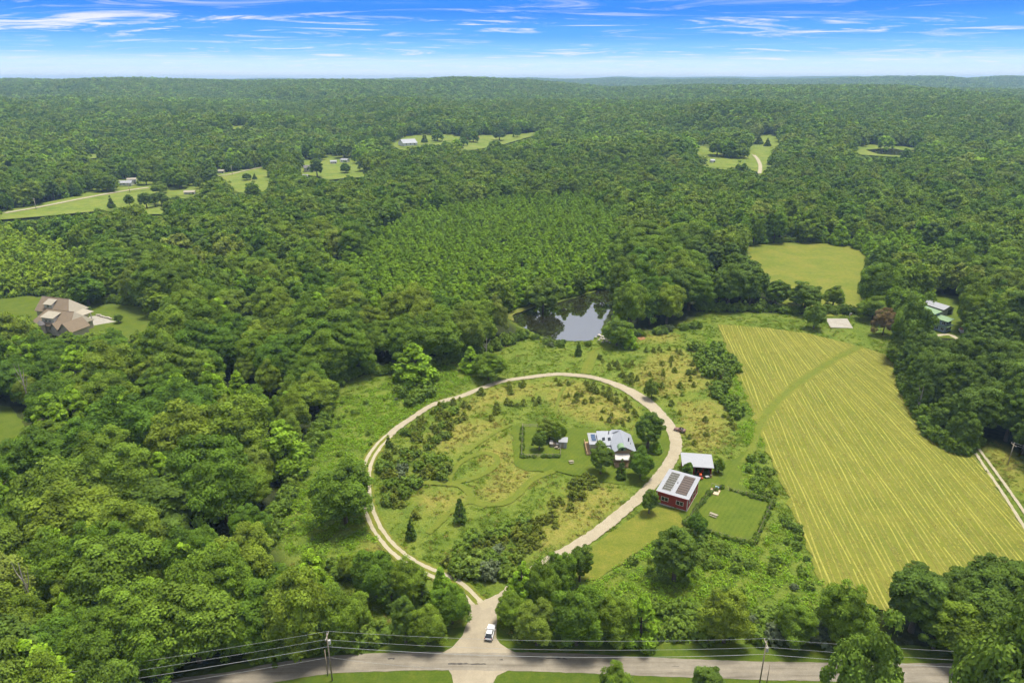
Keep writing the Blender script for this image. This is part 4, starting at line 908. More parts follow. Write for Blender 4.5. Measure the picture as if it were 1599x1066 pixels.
def part(name, geo, mat, parent=None, sm=False, bevel=0.0):
    me = bpy.data.meshes.new(name); me.from_pydata(geo.V, [], geo.F); me.update(); me.materials.append(mat)
    if sm: me.polygons.foreach_set('use_smooth', np.ones(len(me.polygons), bool))
    o = add(name, me, parent)
    if bevel:
        b_ = o.modifiers.new('edge', 'BEVEL'); b_.width = bevel; b_.segments = 2; b_.limit_method = 'ANGLE'
    return o
def thing(name, label, cat, loc, rz=0.0, group=None): return tag(empty(name, loc, rz), label, cat, group)
def siding(name, c, pitch=0.25, vert=True, rough=.75):
    c = alb(c); b = MB(name); p = b.bsdf(rough, .2)
    t = b.n('ShaderNodeTexCoord').outputs['Object']
    w = b.n('ShaderNodeTexWave', bands_direction='X' if vert else 'Z'); w.inputs['Scale'].default_value = 0.314 / pitch; b.l(t, w.inputs['Vector'])
    c1 = b.mix(b.noise(.8, 5), tuple(v * .8 for v in c), tuple(min(1, v * 1.15) for v in c))
    c1 = b.mix(.35, c1, b.ramp(w.outputs[0], [(0.0, (.6, .6, .6)), (.15, (1, 1, 1))]), 'MULTIPLY')
    b.l(c1, p.inputs['Base Color']); b.bump(p, w.outputs[0], .4, .04); return b.m
def roofing(name, c, pitch=0.4, along='X', rough=.45, var=.12, metallic=0.0):
    c = alb(c); b = MB(name); p = b.bsdf(rough, .4, metallic)
    t = b.n('ShaderNodeTexCoord').outputs['Object']
    w = b.n('ShaderNodeTexWave', bands_direction=along); w.inputs['Scale'].default_value = 0.314 / pitch; b.l(t, w.inputs['Vector'])
    c1 = b.mix(b.noise(.5, 6, .65), tuple(v * (1 - var) for v in c), tuple(min(1, v * (1 + var)) for v in c))
    c1 = b.mix(.3, c1, b.ramp(w.outputs[0], [(0.0, (.72, .72, .72)), (.2, (1, 1, 1))]), 'MULTIPLY')
    b.l(c1, p.inputs['Base Color']); b.bump(p, w.outputs[0], .35, .03); return b.m
M_REDWALL = siding('red_siding', (0.33, 0.042, 0.026)); M_TAN = siding('tan_siding', (0.42, 0.30, 0.18), .2, False); M_BLUE = siding('blue_siding', (0.22, 0.31, 0.40), .2, False)
M_CREAM = siding('cream_wall', (0.52, 0.47, 0.38), .2, False); M_GREYWALL = siding('grey_siding', (0.42, 0.43, 0.42)); M_BRICK = siding('brick_wall', (0.30, 0.14, 0.09), .15, False); M_WHITEWALL = siding('white_siding', (0.74, 0.73, 0.70), .2, False)
M_WHITEROOF = roofing('white_metal_roof', (0.37, 0.38, 0.405)); M_GREYROOF = roofing('pale_metal_roof', (0.34, 0.36, 0.40), .5); M_MOSSROOF = roofing('weathered_porch_roof', (0.46, 0.43, 0.40), .5, var=.3)
M_BROWNROOF = roofing('brown_shingles', (0.255, 0.195, 0.13), .35, 'Z', .9, .2); M_TANLITROOF = roofing('tan_and_sunlit_shingles', (0.40, 0.36, 0.28), .35, 'Z', .9, .15); M_GREENROOF = roofing('green_metal_roof', (0.22, 0.34, 0.17), .5); M_DARKROOF = roofing('dark_shingles', (0.17, 0.16, 0.16), .35, 'Z', .9, .2); M_REDROOF = roofing('red_roof', (0.33, 0.13, 0.09), .4)  # tan roofs; on the mansion's right hips the pale tone is painted light
M_TRIM = simple('white_trim', (0.62, 0.61, 0.58), .5, .3, var=.05); M_WOOD = simple('weathered_wood', (0.33, 0.27, 0.20), .9, .1, var=.25, scale=4); M_DECK = simple('deck_wood', (0.48, 0.33, 0.18), .8, .15, var=.2, scale=3); M_POST = simple('grey_post', (0.40, 0.35, 0.27), .9, .1, var=.25, scale=5)
M_GLASS = simple('window_glass', (0.025, 0.03, 0.035), .08, .7, var=.2); M_CLEAR = simple('panel_glass', (0.05, 0.09, 0.17), .1, .7, var=.25, scale=.8)
M_PANELA = roofing('olive_panel', (0.095, 0.09, 0.065), .3, 'Y', .35); M_PANELB = roofing('brown_panel', (0.11, 0.078, 0.06), .3, 'Y', .4); M_ALU = simple('aluminium', (0.62, 0.62, 0.60), .4, .5, .6, var=.05)
M_PAINTW = simple('car_white', (0.80, 0.80, 0.80), .25, .5, var=.02); M_PAINTB = simple('car_brown', (0.23, 0.13, 0.105), .35, .5, var=.15); M_TYRE = simple('tyre_rubber', (0.02, 0.02, 0.02), .9, .2); M_DARKP = simple('dark_plastic', (0.035, 0.035, 0.037), .6, .3); M_LAMPR = simple('lamp_red', (0.4, 0.02, 0.015), .25, .5); M_LAMPW = simple('lamp_clear', (0.75, 0.75, 0.72), .15, .6)
M_ORANGE = simple('tractor_orange', (0.55, 0.085, 0.025), .4, .4, var=.1); M_CONCF = simple('foundation', (0.50, 0.47, 0.42), .9, .1); M_STONE = simple('pale_stone', (0.55, 0.50, 0.43), .9, .1, var=.2, bump=.5); M_SAND = simple('sand', (0.60, 0.52, 0.36), .95, .05, var=.15); M_DIRT = simple('red_dirt', (0.36, 0.19, 0.09), .95, .05, var=.2); M_BLUEP = simple('blue_plastic', (0.30, 0.45, 0.60), .5, .3); M_WIRE = simple('wire_metal', (0.40, 0.41, 0.40), .5, .4); M_PORC = simple('insulator', (0.55, 0.53, 0.50), .3, .5); M_MAST = simple('mast_steel', (0.35, 0.36, 0.38), .6, .3)

def window(parent, x, y, z, w, h, face='y-', n=2, d=0.06, shut=None):
    "a framed window on a wall; face says which way it looks; n panes side by side"
    fr = Geo(); t = .09
    def B(g, u0, u1, v0, v1, d0, d1):
        if face == 'y-': g.box(x + u0, x + u1, y - d1, y - d0, z + v0, z + v1)
        elif face == 'y+': g.box(x + u0, x + u1, y + d0, y + d1, z + v0, z + v1)
        elif face == 'x+': g.box(x + d0, x + d1, y + u0, y + u1, z + v0, z + v1)
        else: g.box(x - d1, x - d0, y + u0, y + u1, z + v0, z + v1)
    B(fr, -w / 2 - t, w / 2 + t, h, h + t, .003, d); B(fr, -w / 2 - t, w / 2 + t, -t, 0, .003, d)
    for i in range(n + 1):
        u = -w / 2 + w * i / n; B(fr, u - (t if i == 0 else t / 2), u + (t if i == n else t / 2), 0, h, .003, d)
    f_ = part('window', fr, M_TRIM, parent)
    for i in range(n):
        g = Geo(); B(g, -w / 2 + w * i / n + t / 2, -w / 2 + w * (i + 1) / n - t / 2, 0.0, h, .003, .02); part('pane', g, M_GLASS, f_)
    return f_
def gable(x0, x1, y0, y1, ze, zr, ov=.4, t=.16, axis='x'):
    g = Geo(); A = lambda u, v, z: (u, v, z) if axis == 'x' else (v, u, z)
    if axis != 'x': x0, x1, y0, y1 = y0, y1, x0, x1
    ym = (y0 + y1) / 2; k = (zr - ze) / (ym - y0); dz = ov * k
    for sgn, ya in ((1, y0 - ov), (-1, y1 + ov)):
        p = [A(x0 - ov, ya, ze - dz), A(x1 + ov, ya, ze - dz), A(x1 + ov, ym, zr), A(x0 - ov, ym, zr)]
        if (sgn > 0) == (axis == 'x'): pass
        else: p = p[::-1]
        g.slab(p, t)
    return g
def gable_walls(x0, x1, y0, y1, z0, ze, zr, axis='x'):
    g = Geo(); e = .1
    if axis == 'x':
        ym = (y0 + y1) / 2
        prof = [(y0, z0), (y1, z0), (y1, ze - e), (ym, zr - e), (y0, ze - e)]
        V = [(x0, a, b_) for a, b_ in prof] + [(x1, a, b_) for a, b_ in prof]
    else:
        xm = (x0 + x1) / 2; prof = [(x0, z0), (x1, z0), (x1, ze - e), (xm, zr - e), (x0, ze - e)]
        V = [(a, y0, b_) for a, b_ in prof] + [(a, y1, b_) for a, b_ in prof]
    return g.add(V, [(0, 1, 2, 3, 4), (9, 8, 7, 6, 5)] + [(i, i + 5, (i + 1) % 5 + 5, (i + 1) % 5) for i in range(5)])

# ------------------------------------------------------------------ red workshop with roof panels
ws = thing('workshop', 'red workshop with white roof and two dark panel arrays beside the gravel drive', 'workshop', (42.3, 168.9, 0), math.radians(-30))
W_, D_, zf, zb = 8.7, 10.8, 4.15, 4.95
g = Geo(); g.add([(0, 0, .15), (W_, 0, .15), (W_, D_, .15), (0, D_, .15), (0, 0, zf), (W_, 0, zf), (W_, D_, zb), (0, D_, zb)], [(3, 2, 1, 0), (4, 5, 6, 7), (0, 1, 5, 4), (1, 2, 6, 5), (2, 3, 7, 6), (3, 0, 4, 7)]); part('wall', g, M_REDWALL, ws)
part('foundation', Geo().box(-.12, W_ + .12, -.12, D_ + .12, -.3, .17), M_CONCF, ws)
sl = (zb - zf) / D_; rz_ = lambda y: zf + sl * y + .24
rf = part('roof', Geo().slab([(-.45, -.7, rz_(-.7)), (W_ + .45, -.7, rz_(-.7)), (W_ + .45, D_ + .5, rz_(D_ + .5)), (-.45, D_ + .5, rz_(D_ + .5))], .2), M_WHITEROOF, ws)
part('fascia', Geo().box(-.45, W_ + .45, -.74, -.705, rz_(-.7) - .34, rz_(-.7) - .02), M_REDWALL, ws)
for (xa, xb, mm) in ((.75, 3.45, M_PANELA), (4.75, 7.95, M_PANELB)):
    for r_ in range(8):
        ya = .75 + r_ * 1.16; yb = ya + 1.08
        q = lambda x, y, dz: (x, y, rz_(y) + dz)
        f_ = part('panel', Geo().slab([q(xa, ya, .11), q(xb, ya, .11), q(xb, yb, .11), q(xa, yb, .11)], .1), M_DARKP if mm is M_PANELB else M_ALU, ws)
        part('panel_face', Geo().slab([q(xa + .05, ya + .05, .12), q(xb - .05, ya + .05, .12), q(xb - .05, yb - .05, .12), q(xa + .05, yb - .05, .12)], .012), mm, f_)
part('vent_pipe', Geo().cyl(4.1, 5.2, rz_(5.2) - .1, rz_(5.2) + .7, .09), M_DARKP, ws)
for x_ in (2.1, 6.5): window(ws, x_, 0, 1.35, 2.0, 1.15)
for y_ in (2.6, 5.2, 8.0): window(ws, W_, y_, 1.45, 1.3, 1.1, 'x+', 2)
for (xc, yc) in ((W_, 0), (W_, D_)): part('corner_trim', Geo().box(xc - .14, xc + .05, yc - .05 if yc == 0 else yc - .14, yc + .14 if yc == 0 else yc + .05, .15, 3.95 if yc == 0 else 4.7), M_TRIM, ws)
dr = part('door', Geo().box(-.05, -.01, .4, 1.4, .17, 2.3), M_TRIM, ws); part('handle', Geo().box(-.1, -.055, 1.2, 1.3, 1.1, 1.25), M_DARKP, dr)
part('downpipe', Geo().cyl(-.18, -.18, .1, 3.6, .12), M_TRIM, ws)

# ------------------------------------------------------------------ open-fronted barn with white roof
pb = thing('pole_barn', 'open-fronted red barn with white metal roof behind the workshop', 'barn', (53.3, 184.2, 0), math.radians(-8))
W_, D_ = 8.6, 5.6
g = Geo(); g.box(0, W_, D_ - .15, D_, 0, 4.0); g.box(0, .15, 0, D_ - .15, 0, 3.3); g.box(W_ - .15, W_, 0, D_ - .15, 0, 3.3); g.box(.15, 3.4, 0, .12, 0, 2.6); part('wall', g, M_REDWALL, pb)
part('roof', Geo().slab([(-.5, -.7, 3.35), (W_ + .5, -.7, 3.35), (W_ + .5, D_ + .4, 4.3), (-.5, D_ + .4, 4.3)], .16), M_WHITEROOF, pb)
part('lintel', Geo().box(.15, W_ - .15, -.12, -.01, 2.75, 3.1), M_REDWALL, pb)
for x_ in (3.4, 6.0, 8.5): part('post', Geo().box(x_ - .09, x_ + .09, -.1, .08, 0, 2.74), M_REDWALL, pb)
tr = thing('tractor', 'orange-red tractor parked in the open barn', 'tractor', (58.4, 183.2, 0), math.radians(-8 + 180))
part('hood', Geo().box(-.38, .38, .2, 1.6, .75, 1.35), M_ORANGE, tr, bevel=.06); part('chassis', Geo().box(-.25, .25, -.9, 1.5, .45, .75), M_DARKP, tr); part('seat', Geo().box(-.28, .28, -.55, -.1, .95, 1.4), M_DARKP, tr)
for sx in (-1, 1):
    g = Geo(); g.box(sx * .55 - .22, sx * .55 + .22, -1.1, -.1, 1.25, 1.33); part('fender', g, M_ORANGE, tr)
    for (yy, rr, ww) in ((-.6, .68, .4), (1.2, .4, .25)):
        w_ = part('wheel', Geo().wheel(sx * .68, yy, rr, rr, ww), M_TYRE, tr); part('rim', Geo().wheel(sx * .68, yy, rr, rr * .5, ww + .04), M_ORANGE, w_)
part('exhaust', Geo().cyl(.2, 1.1, 1.35, 2.0, .05), M_DARKP, tr); part('steering_wheel', Geo().cyl(0, .1, 1.5, 1.54, .2), M_DARKP, tr); part('loader', Geo().box(-.7, .7, 1.85, 2.35, .2, .7), M_ORANGE, tr)
for (px_, py_, nm, lab, mt) in ((1104, 746, 'cart', 'small pale cart beside the open barn', M_TRIM), (1110, 745, 'barrel', 'tan barrel at the right end of the open barn', M_DECK)):
    x, y = G(px_, py_); o = thing(nm, lab, nm, (x, y, 0), .3)
    if nm == 'cart':
        part('tray', Geo().box(-.6, .6, -.4, .4, .35, .7), mt, o, bevel=.03)
        for sx in (-.62, .62): part('wheel', Geo().wheel(sx, 0, .25, .25, .1), M_TYRE, o)
    else: part('body', Geo().cyl(0, 0, 0, .9, .32, .32, 14), mt, o); part('lid', Geo().cyl(0, 0, .9, .95, .34, .34, 14), M_WOOD, o)

# ------------------------------------------------------------------ house in the loop
hs = thing('house', 'sprawling house with pale grey metal roofs on the lawn inside the loop', 'house', (0, 0, 0))
part('wall', gable_walls(32.6, 39.2, 190.4, 201.2, 0, 4.6, 6.3, 'y'), M_TAN, hs)
mr = part('roof', gable(32.6, 39.2, 190.4, 201.2, 4.6, 6.3, .45, .18, 'y'), M_GREYROOF, hs)
part('chimney', Geo().cyl(37.9, 195.6, 4.8, 6.5, .22), M_DARKP, mr); part('vent_pipe', Geo().cyl(38.3, 194.0, 5.0, 5.7, .07), M_DARKP, mr)
octo = [(32.9, 201.0), (36.6, 201.0), (36.9, 202.4), (35.6, 203.6), (33.9, 203.6), (32.6, 202.4)]
part('bay_wall', Geo().prism(octo, 0, 4.9), M_TAN, hs)
ap = (35.2, 200.9, 6.25); g = Geo()
oc = [(32.4, 200.9), (32.1, 202.5), (33.7, 204.1), (35.8, 204.1), (37.3, 202.5), (37.0, 200.9)]
for a_, b_ in zip(oc[:-1], oc[1:]): g.add([(a_[0], a_[1], 4.9), (b_[0], b_[1], 4.9), ap], [(2, 1, 0)])
g.poly([(q[0], q[1], 4.88) for q in oc]); part('bay_roof', g, M_GREYROOF, hs)
part('wing_wall', Geo().add([(28.4, 195.4, 0), (32.6, 195.4, 0), (32.6, 202.0, 0), (28.4, 202.0, 0), (28.4, 195.4, 3.9), (32.6, 195.4, 3.9), (32.6, 202.0, 5.2), (28.4, 202.0, 5.2)], [(3, 2, 1, 0), (4, 5, 6, 7), (0, 1, 5, 4), (1, 2, 6, 5), (2, 3, 7, 6), (3, 0, 4, 7)]), M_TAN, hs)
wr = part('wing_roof', Geo().slab([(28.1, 194.9, 4.0), (34.2, 195.3, 4.05), (34.2, 202.2, 5.45), (28.1, 202.2, 5.45)], .15), M_GREYROOF, hs)
for x_ in (30.1, 32.0): part('skylight', Geo().slab([(x_ - .5, 197.2, 4.62), (x_ + .45, 197.5, 4.68), (x_ + .45, 198.9, 4.96), (x_ - .5, 198.6, 4.90)], .12), M_GLASS, wr)
part('vent_stack', Geo().box(32.0, 32.25, 200.6, 200.85, 5.0, 6.2), M_DARKP, wr)
part('lower_roof', Geo().slab([(30.2, 193.4, 3.2), (32.5, 193.4, 3.2), (32.5, 195.3, 3.6), (30.2, 195.3, 3.6)], .14), M_GREYROOF, hs); part('lower_wall', Geo().box(30.5, 32.58, 193.7, 195.35, 0, 3.1), M_TAN, hs)
part('end_wall', Geo().box(25.8, 28.39, 196.4, 203.0, 0, 3.75), M_CREAM, hs)
er = part('end_roof', Geo().slab([(25.3, 196.0, 3.85), (28.7, 196.0, 3.85), (28.7, 203.4, 4.05), (25.3, 203.4, 4.05)], .16), M_WHITEROOF, hs)
for i_ in range(3):
    f_ = part('solar_panel', Geo().slab([(26.15, 198.0 + i_ * 1.35, 4.02 + i_ * .04), (27.75, 198.0 + i_ * 1.35, 4.02 + i_ * .04), (27.75, 199.25 + i_ * 1.35, 4.3 + i_ * .04), (26.15, 199.25 + i_ * 1.35, 4.3 + i_ * .04)], .07), M_ALU, er)
part('pane', Geo().slab([(26.2, 198.02, 4.055), (27.7, 198.02, 4.055), (27.7, 199.2, 4.32), (26.2, 199.2, 4.32)], .01), M_CLEAR, er); part('pane', Geo().slab([(26.2, 199.37, 4.095), (27.7, 199.37, 4.095), (27.7, 200.55, 4.36), (26.2, 200.55, 4.36)], .01), M_CLEAR, er); part('pane', Geo().slab([(26.2, 200.72, 4.135), (27.7, 200.72, 4.135), (27.7, 201.9, 4.40), (26.2, 201.9, 4.40)], .01), M_CLEAR, er)
# arched front dormer with a round window
g = Geo(); k_ = 9; arc = [(35.0 + 1.35 * math.cos(PI * i_ / (k_ - 1)), 5.0 + 1.35 * math.sin(PI * i_ / (k_ - 1))) for i_ in range(k_)]
V = [(a_, 189.95, b_) for a_, b_ in arc] + [(a_, 192.6, b_) for a_, b_ in arc]
g.add(V, [tuple(range(k_ - 1, -1, -1))] + [(i_, i_ + 1, i_ + 1 + k_, i_ + k_) for i_ in range(k_ - 1)]); dm = part('arched_dormer', g, M_GREENROOF, hs)
part('round_window', Geo().add([(35.0 + .45 * math.cos(2 * PI * i_ / 12), 189.9, 5.5 + .45 * math.sin(2 * PI * i_ / 12)) for i_ in range(12)], [tuple(range(11, -1, -1))]), M_GLASS, dm)
part('porch_roof', Geo().slab([(32.7, 187.9, 2.9), (37.4, 187.9, 2.9), (37.4, 190.6, 3.9), (32.7, 190.6, 3.9)], .15), M_MOSSROOF, hs)
for x_ in (32.9, 34.4, 35.9, 37.2): part('porch_post', Geo().box(x_ - .07, x_ + .07, 188.1, 188.24, 0, 2.75), M_DECK, hs)
part('porch_floor', Geo().box(32.7, 37.4, 187.9, 190.39, 0, .4), M_DECK, hs)
for x_ in (33.6, 36.2): window(hs, x_, 190.4, 1.2, 1.3, 1.2)
for y_ in (192.5, 195.5, 198.5): window(hs, 39.2, y_, 1.6, 1.2, 1.2, 'x+')
for y_ in (197.6, 200.6): window(hs, 25.8, y_, 1.2, 1.2, 1.2, 'x-')
dk = part('deck', Geo().box(24.4, 25.78, 195.6, 203.8, 0, .55), M_DECK, hs)
for y_ in np.arange(195.8, 203.8, 1.3): part('rail_post', Geo().box(24.42, 24.52, y_, y_ + .1, .55, 1.5), M_DECK, dk)
part('handrail', Geo().box(24.40, 24.54, 195.7, 203.7, 1.502, 1.58), M_DECK, dk); part('lattice', Geo().box(24.455, 24.485, 195.7, 203.7, .7, 1.3), M_DECK, dk)
part('entry_walk', Geo().slab([(40.3, 189.2, .085), (41.8, 187.6, .085), (43.2, 186.6, .085), (43.6, 187.6, .085), (41.8, 189.0, .085), (40.8, 190.2, .085)], .06), M_CONC, hs)

# ------------------------------------------------------------------ garden shed and fence
sh = thing('garden_shed', 'small garden shed with white roof and low lean-to in the fence corner', 'shed', (15.7, 200.5, 0), math.radians(-8))
part('wall', Geo().box(0, 2.5, 0, 2.4, 0, 2.3), M_GREYWALL, sh); part('roof', Geo().slab([(-.25, -.3, 2.4), (2.8, -.3, 2.4), (2.8, 2.7, 2.75), (-.25, 2.7, 2.75)], .12), M_WHITEROOF, sh)
part('lean_to', Geo().box(-3.0, -.02, .3, 2.0, 0, 1.2), M_WOOD, sh); part('lean_to_roof', Geo().slab([(-3.2, .0, 1.25), (-2.1, .0, 1.25), (-2.1, 2.2, 1.6), (-3.2, 2.2, 1.6)], .08), M_MOSSROOF, sh); part('lean_to_roof', Geo().slab([(-1.0, .0, 1.25), (-.05, .0, 1.25), (-.05, 2.2, 1.6), (-1.0, 2.2, 1.6)], .08), M_MOSSROOF, sh)
part('door', Geo().box(.8, 1.6, -.06, -.003, 0, 1.9), M_WOOD, sh)
def fence(name, pts, label, hgt_, gap, mat, rails, rr=.03, closed=True, pr=.07):
    P = [Vector((*G(*p), 0)) for p in pts]; c = sum(P, Vector()) / len(P)
    f_ = thing(name, label, 'fence', c)
    segs = list(zip(P, P[1:] + P[:1] if closed else P[1:]))
    for a_, b_ in segs:
        L_ = (b_ - a_).length; n = max(1, round(L_ / gap))
        for i_ in range(n):
            q = a_.lerp(b_, i_ / n) - c; part('post', Geo().box(q.x - pr, q.x + pr, q.y - pr, q.y + pr, 0, hgt_), mat, f_)
        for z_ in rails: part('rail', Geo().tube([a_ - c + Vector((0, 0, z_)), b_ - c + Vector((0, 0, z_))], rr, 4), mat, f_)
    return f_
fence('garden_fence', [(816, 666), (814.5, 714), (875, 713.5), (876, 681), (862, 668)], 'weathered wooden post and rail fence around the little garden', 1.35, 2.4, M_POST, (.35, .75, 1.15), .045)
fence('yard_fence', [(1107, 771), (1126, 762), (1206, 784), (1177, 850), (1137, 841), (1070, 818)], 'wire fence on dark posts around the grassy yard', 1.25, 2.6, M_WOOD, (.3, .6, .9, 1.2), .018)
pts = []
for loop_, wgt in (([(1107, 771), (1126, 762), (1206, 784), (1177, 850), (1137, 841), (1070, 818), (1107, 771)], 1.0), ([(816, 666), (814.5, 714), (875, 713.5)], .6)):
    Q = np.array(GP(loop_))
    for a_, b_ in zip(Q[:-1], Q[1:]):
        n = int(np.linalg.norm(b_ - a_) / .6); pts.append(a_ + (b_ - a_) * rng.uniform(0, 1, (n, 1)) + rng.normal(0, .18, (n, 2)))
pts = np.concatenate(pts); n = len(pts); s_ = rng.uniform(.22, .5, n)
scatter('fence_weeds', np.c_[pts, np.zeros(n)], np.stack([s_, s_, s_ * 1.1], 1), rng.uniform(0, 6.28, n), rng.integers(0, 3, n), [p.full for p in PR['shrub'][:3]], 'dark weeds grown along the fence lines', 'weeds')
def picnic(loc, rz, name, label, w=1.8):
    t_ = thing(name, label, 'table', loc, rz)
    for i_ in range(4): part('top_plank', Geo().box(-w / 2, w / 2, -.38 + i_ * .2, -.2 + i_ * .2, .72, .77), M_POST, t_)
    for s__ in (-1, 1): part('bench', Geo().box(-w / 2, w / 2, s__ * .72 - .13, s__ * .72 + .13, .42, .47), M_POST, t_)
    for sx in (-.6, .6): part('leg', Geo().box(sx - .05, sx + .05, -.75, .75, .32, .41), M_POST, t_); part('leg', Geo().box(sx - .05, sx + .05, -.12, .12, 0, .32), M_POST, t_)
picnic((*G(1114, 805.5), 0), math.radians(-38), 'picnic_table', 'pale picnic table on the lawn of the wire-fenced yard', 2.3)
picnic((*G(892, 722.5), 0), math.radians(10), 'garden_table', 'small table with benches on the lawn left of the grey-roofed house', 1.5)
picnic((*G(870, 700), 0), math.radians(60), 'plant_table', 'tan potting table inside the garden fence below the shed', 1.2)
sb = thing('sandbox', 'pale sandbox deck at the corner of the wire-fenced yard', 'sandbox', (60.6, 174.4, 0), math.radians(-30))
part('sand', Geo().box(-1.3, 1.3, -1.6, 1.2, .02, .16), M_SAND, sb)
for a_ in ((-1.42, -1.3, -1.72, 1.32), (1.3, 1.42, -1.72, 1.32)): part('board', Geo().box(*a_, .0, .26), M_DECK, sb)
for a_ in ((-1.3, 1.3, -1.72, -1.602), (-1.3, 1.3, 1.202, 1.32)): part('board', Geo().box(*a_, .0, .26), M_DECK, sb)
pl = thing('play_frame', 'low arched play frame with blue seat behind the sandbox', 'play frame', (61.3, 176.2, 0), math.radians(-30))
for x_ in (-1.3, 1.3): part('leg', Geo().tube([(x_, -.6, 0), (x_ * .95, 0, 1.5), (x_, .6, 0)], .05), M_POST, pl)
part('crossbar', Geo().tube([(-1.3, 0, 1.5), (1.3, 0, 1.5)], .05), M_POST, pl); part('seat', Geo().box(-.1, 1.0, -.5, .3, .35, .8), M_BLUEP, pl, bevel=.08)
bx_ = thing('birdhouse', 'white box on a post in the brush right of the brown car', 'birdhouse', (*G(1142, 652), 0)); part('post', Geo().box(-.05, .05, -.05, .05, 0, 1.6), M_POST, bx_); part('box', Geo().box(-.22, .22, -.2, .2, 1.6, 2.2), M_TRIM, bx_)

# ------------------------------------------------------------------ vehicles
def car(name, label, loc, rz, paint, L_=4.6, W=1.85, hh=1.65, suv=True):
    c = thing(name, label, 'car', loc, rz)
    def loft(secs):
        g = Geo(); k = len(secs[0]); V = [p_ for s_ in secs for p_ in s_]
        F = [tuple(range(k - 1, -1, -1)), tuple(range((len(secs) - 1) * k, len(secs) * k))]
        for a_ in range(len(secs) - 1):
            for b_ in range(k): F.append((a_ * k + b_, a_ * k + (b_ + 1) % k, (a_ + 1) * k + (b_ + 1) % k, (a_ + 1) * k + b_))
        return g.add(V, F)
    def sec(y, w, z0, z1, top):
        h_ = w / 2; return [(-h_ * .92, y, z0), (h_ * .92, y, z0), (h_, y, z0 + (z1 - z0) * .45), (h_ * top, y, z1), (-h_ * top, y, z1), (-h_, y, z0 + (z1 - z0) * .45)]
    a = L_ / 2
    body = loft([sec(-a, W * .80, .45, .78, .9), sec(-a + .12, W * .93, .28, .98, .93), sec(-a + .9, W, .24, 1.02, .94), sec(.3, W, .24, 1.02, .94), sec(a - 1.1, W, .24, .98, .92), sec(a - .25, W * .92, .26, .86, .88), sec(a, W * .74, .4, .70, .88)])
    part('body', body, paint, c, True, .04)
    r0, r1 = (-a + .12, a - 1.75) if suv else (-a + .75, a - 1.7)
    roof = loft([sec(r0, W * .86, .95, 1.12, .96), sec(r0 + .62, W * .84, 1.0, hh - .05, .86), sec(r0 + .9, W * .83, 1.0, hh, .84), sec(r1 - .95, W * .83, 1.0, hh - .02, .84), sec(r1, W * .86, .98, 1.06, .96)])
    cb = part('cabin', roof, M_GLASS, c, True)
    part('roof_panel', Geo().slab([(-W * .345, r0 + .62, hh + .02), (W * .345, r0 + .62, hh + .02), (W * .35, r1 - .95, hh + .015), (-W * .35, r1 - .95, hh + .015)], .07), paint, c, False, .03)
    for sx in (-1, 1):
        part('pillar', Geo().tube([(sx * W * .43, r0 + .1, 1.0), (sx * W * .365, r0 + .5, hh - .03)], .06), paint, cb); part('pillar', Geo().tube([(sx * W * .43, -.15, 1.0), (sx * W * .365, -.15, hh - .03)], .05), paint, cb); part('pillar', Geo().tube([(sx * W * .43, r1 + .0, 1.02), (sx * W * .365, r1 - .72, hh - .03)], .05), paint, cb)
        part('mirror', Geo().box(sx * (W / 2 + .1) - .1, sx * (W / 2 + .1) + .1, r1 - .3, r1 - .12, 1.0, 1.15), paint, c, False, .03)
        part('headlight', Geo().box(sx * W * .36 - .16, sx * W * .36 + .16, a - .18, a - .04, .62, .76), M_LAMPW, c, False, .03); part('tail_light', Geo().box(sx * W * .40 - .1, sx * W * .40 + .1, -a + .0, -a + .1, .72, .98), M_LAMPR, c, False, .02)
        if suv: part('roof_rail', Geo().tube([(sx * W * .33, r0 + .5, hh + .06), (sx * W * .33, r1 - .95, hh + .06)], .03), M_ALU, c)
        for yy in (-a + .85, a - .9):
            w_ = part('wheel', Geo().wheel(sx * (W / 2 - .12), yy, .34, .34, .24, 18), M_TYRE, c); part('rim', Geo().wheel(sx * (W / 2 - .11), yy, .34, .21, .25, 12), M_ALU, w_)
    part('bumper', Geo().box(-W * .42, W * .42, -a - .05, -a + .1, .36, .56), M_DARKP, c, False, .04)
    return c
x, y = G(765.5, 990)
car('suv', 'white SUV driving up the paved apron from the road', (x, y, .08), math.radians(-9), M_PAINTW)
x, y = G(1061, 673)
car('old_car', 'old brown car parked in the grass beside the loop drive bend', (x, y, 0), math.radians(62), M_PAINTB, 4.1, 1.75, 1.42, False)

# ------------------------------------------------------------------ utility poles and lines
def pole(px_, py_, h_, label, arm=True, rz=0.0, r_=.16, xf=False, name='utility_pole', mat=M_WOOD):
    x, y, z = (*G(px_, py_), 0) if py_ > 420 else GT(px_, py_)
    p_ = thing(name, label, 'pole', (x, y, z), rz)
    part('shaft', Geo().cyl(0, 0, -.5, h_, r_, r_ * .65, 10), mat, p_, True)
    if arm:
        part('crossarm', Geo().box(-.07, .07, -1.2, 1.2, h_ - .75, h_ - .6), M_POST, p_)
        for y_ in (-1.1, 0, 1.1): part('insulator', Geo().cyl(0, y_, h_ - .6 if y_ else h_, h_ - .35 if y_ else h_ + .25, .07, .05, 8), M_PORC, p_)
    if xf: part('transformer', Geo().cyl(.38, 0, h_ - 2.6, h_ - 1.6, .26, .26, 12), M_PORC, p_); part('bracket', Geo().box(.1, .3, -.05, .05, h_ - 2.2, h_ - 2.05), M_MAST, p_)
    return x, y, z
pa_ = pole(519, 1062, 12.3, 'tall utility pole at the roadside left of the apron', xf=True)
pole(512, 1054, 6.9, 'short wooden stub pole beside the left utility pole', arm=False, r_=.13, name='stub_pole')
pb_ = pole(1184, 1078, 12.9, 'tall utility pole at the roadside right of the apron', xf=True)
pole(1197, 1067, 5.2, 'short wooden marker post beside the right utility pole', arm=False, r_=.1, name='stub_pole')
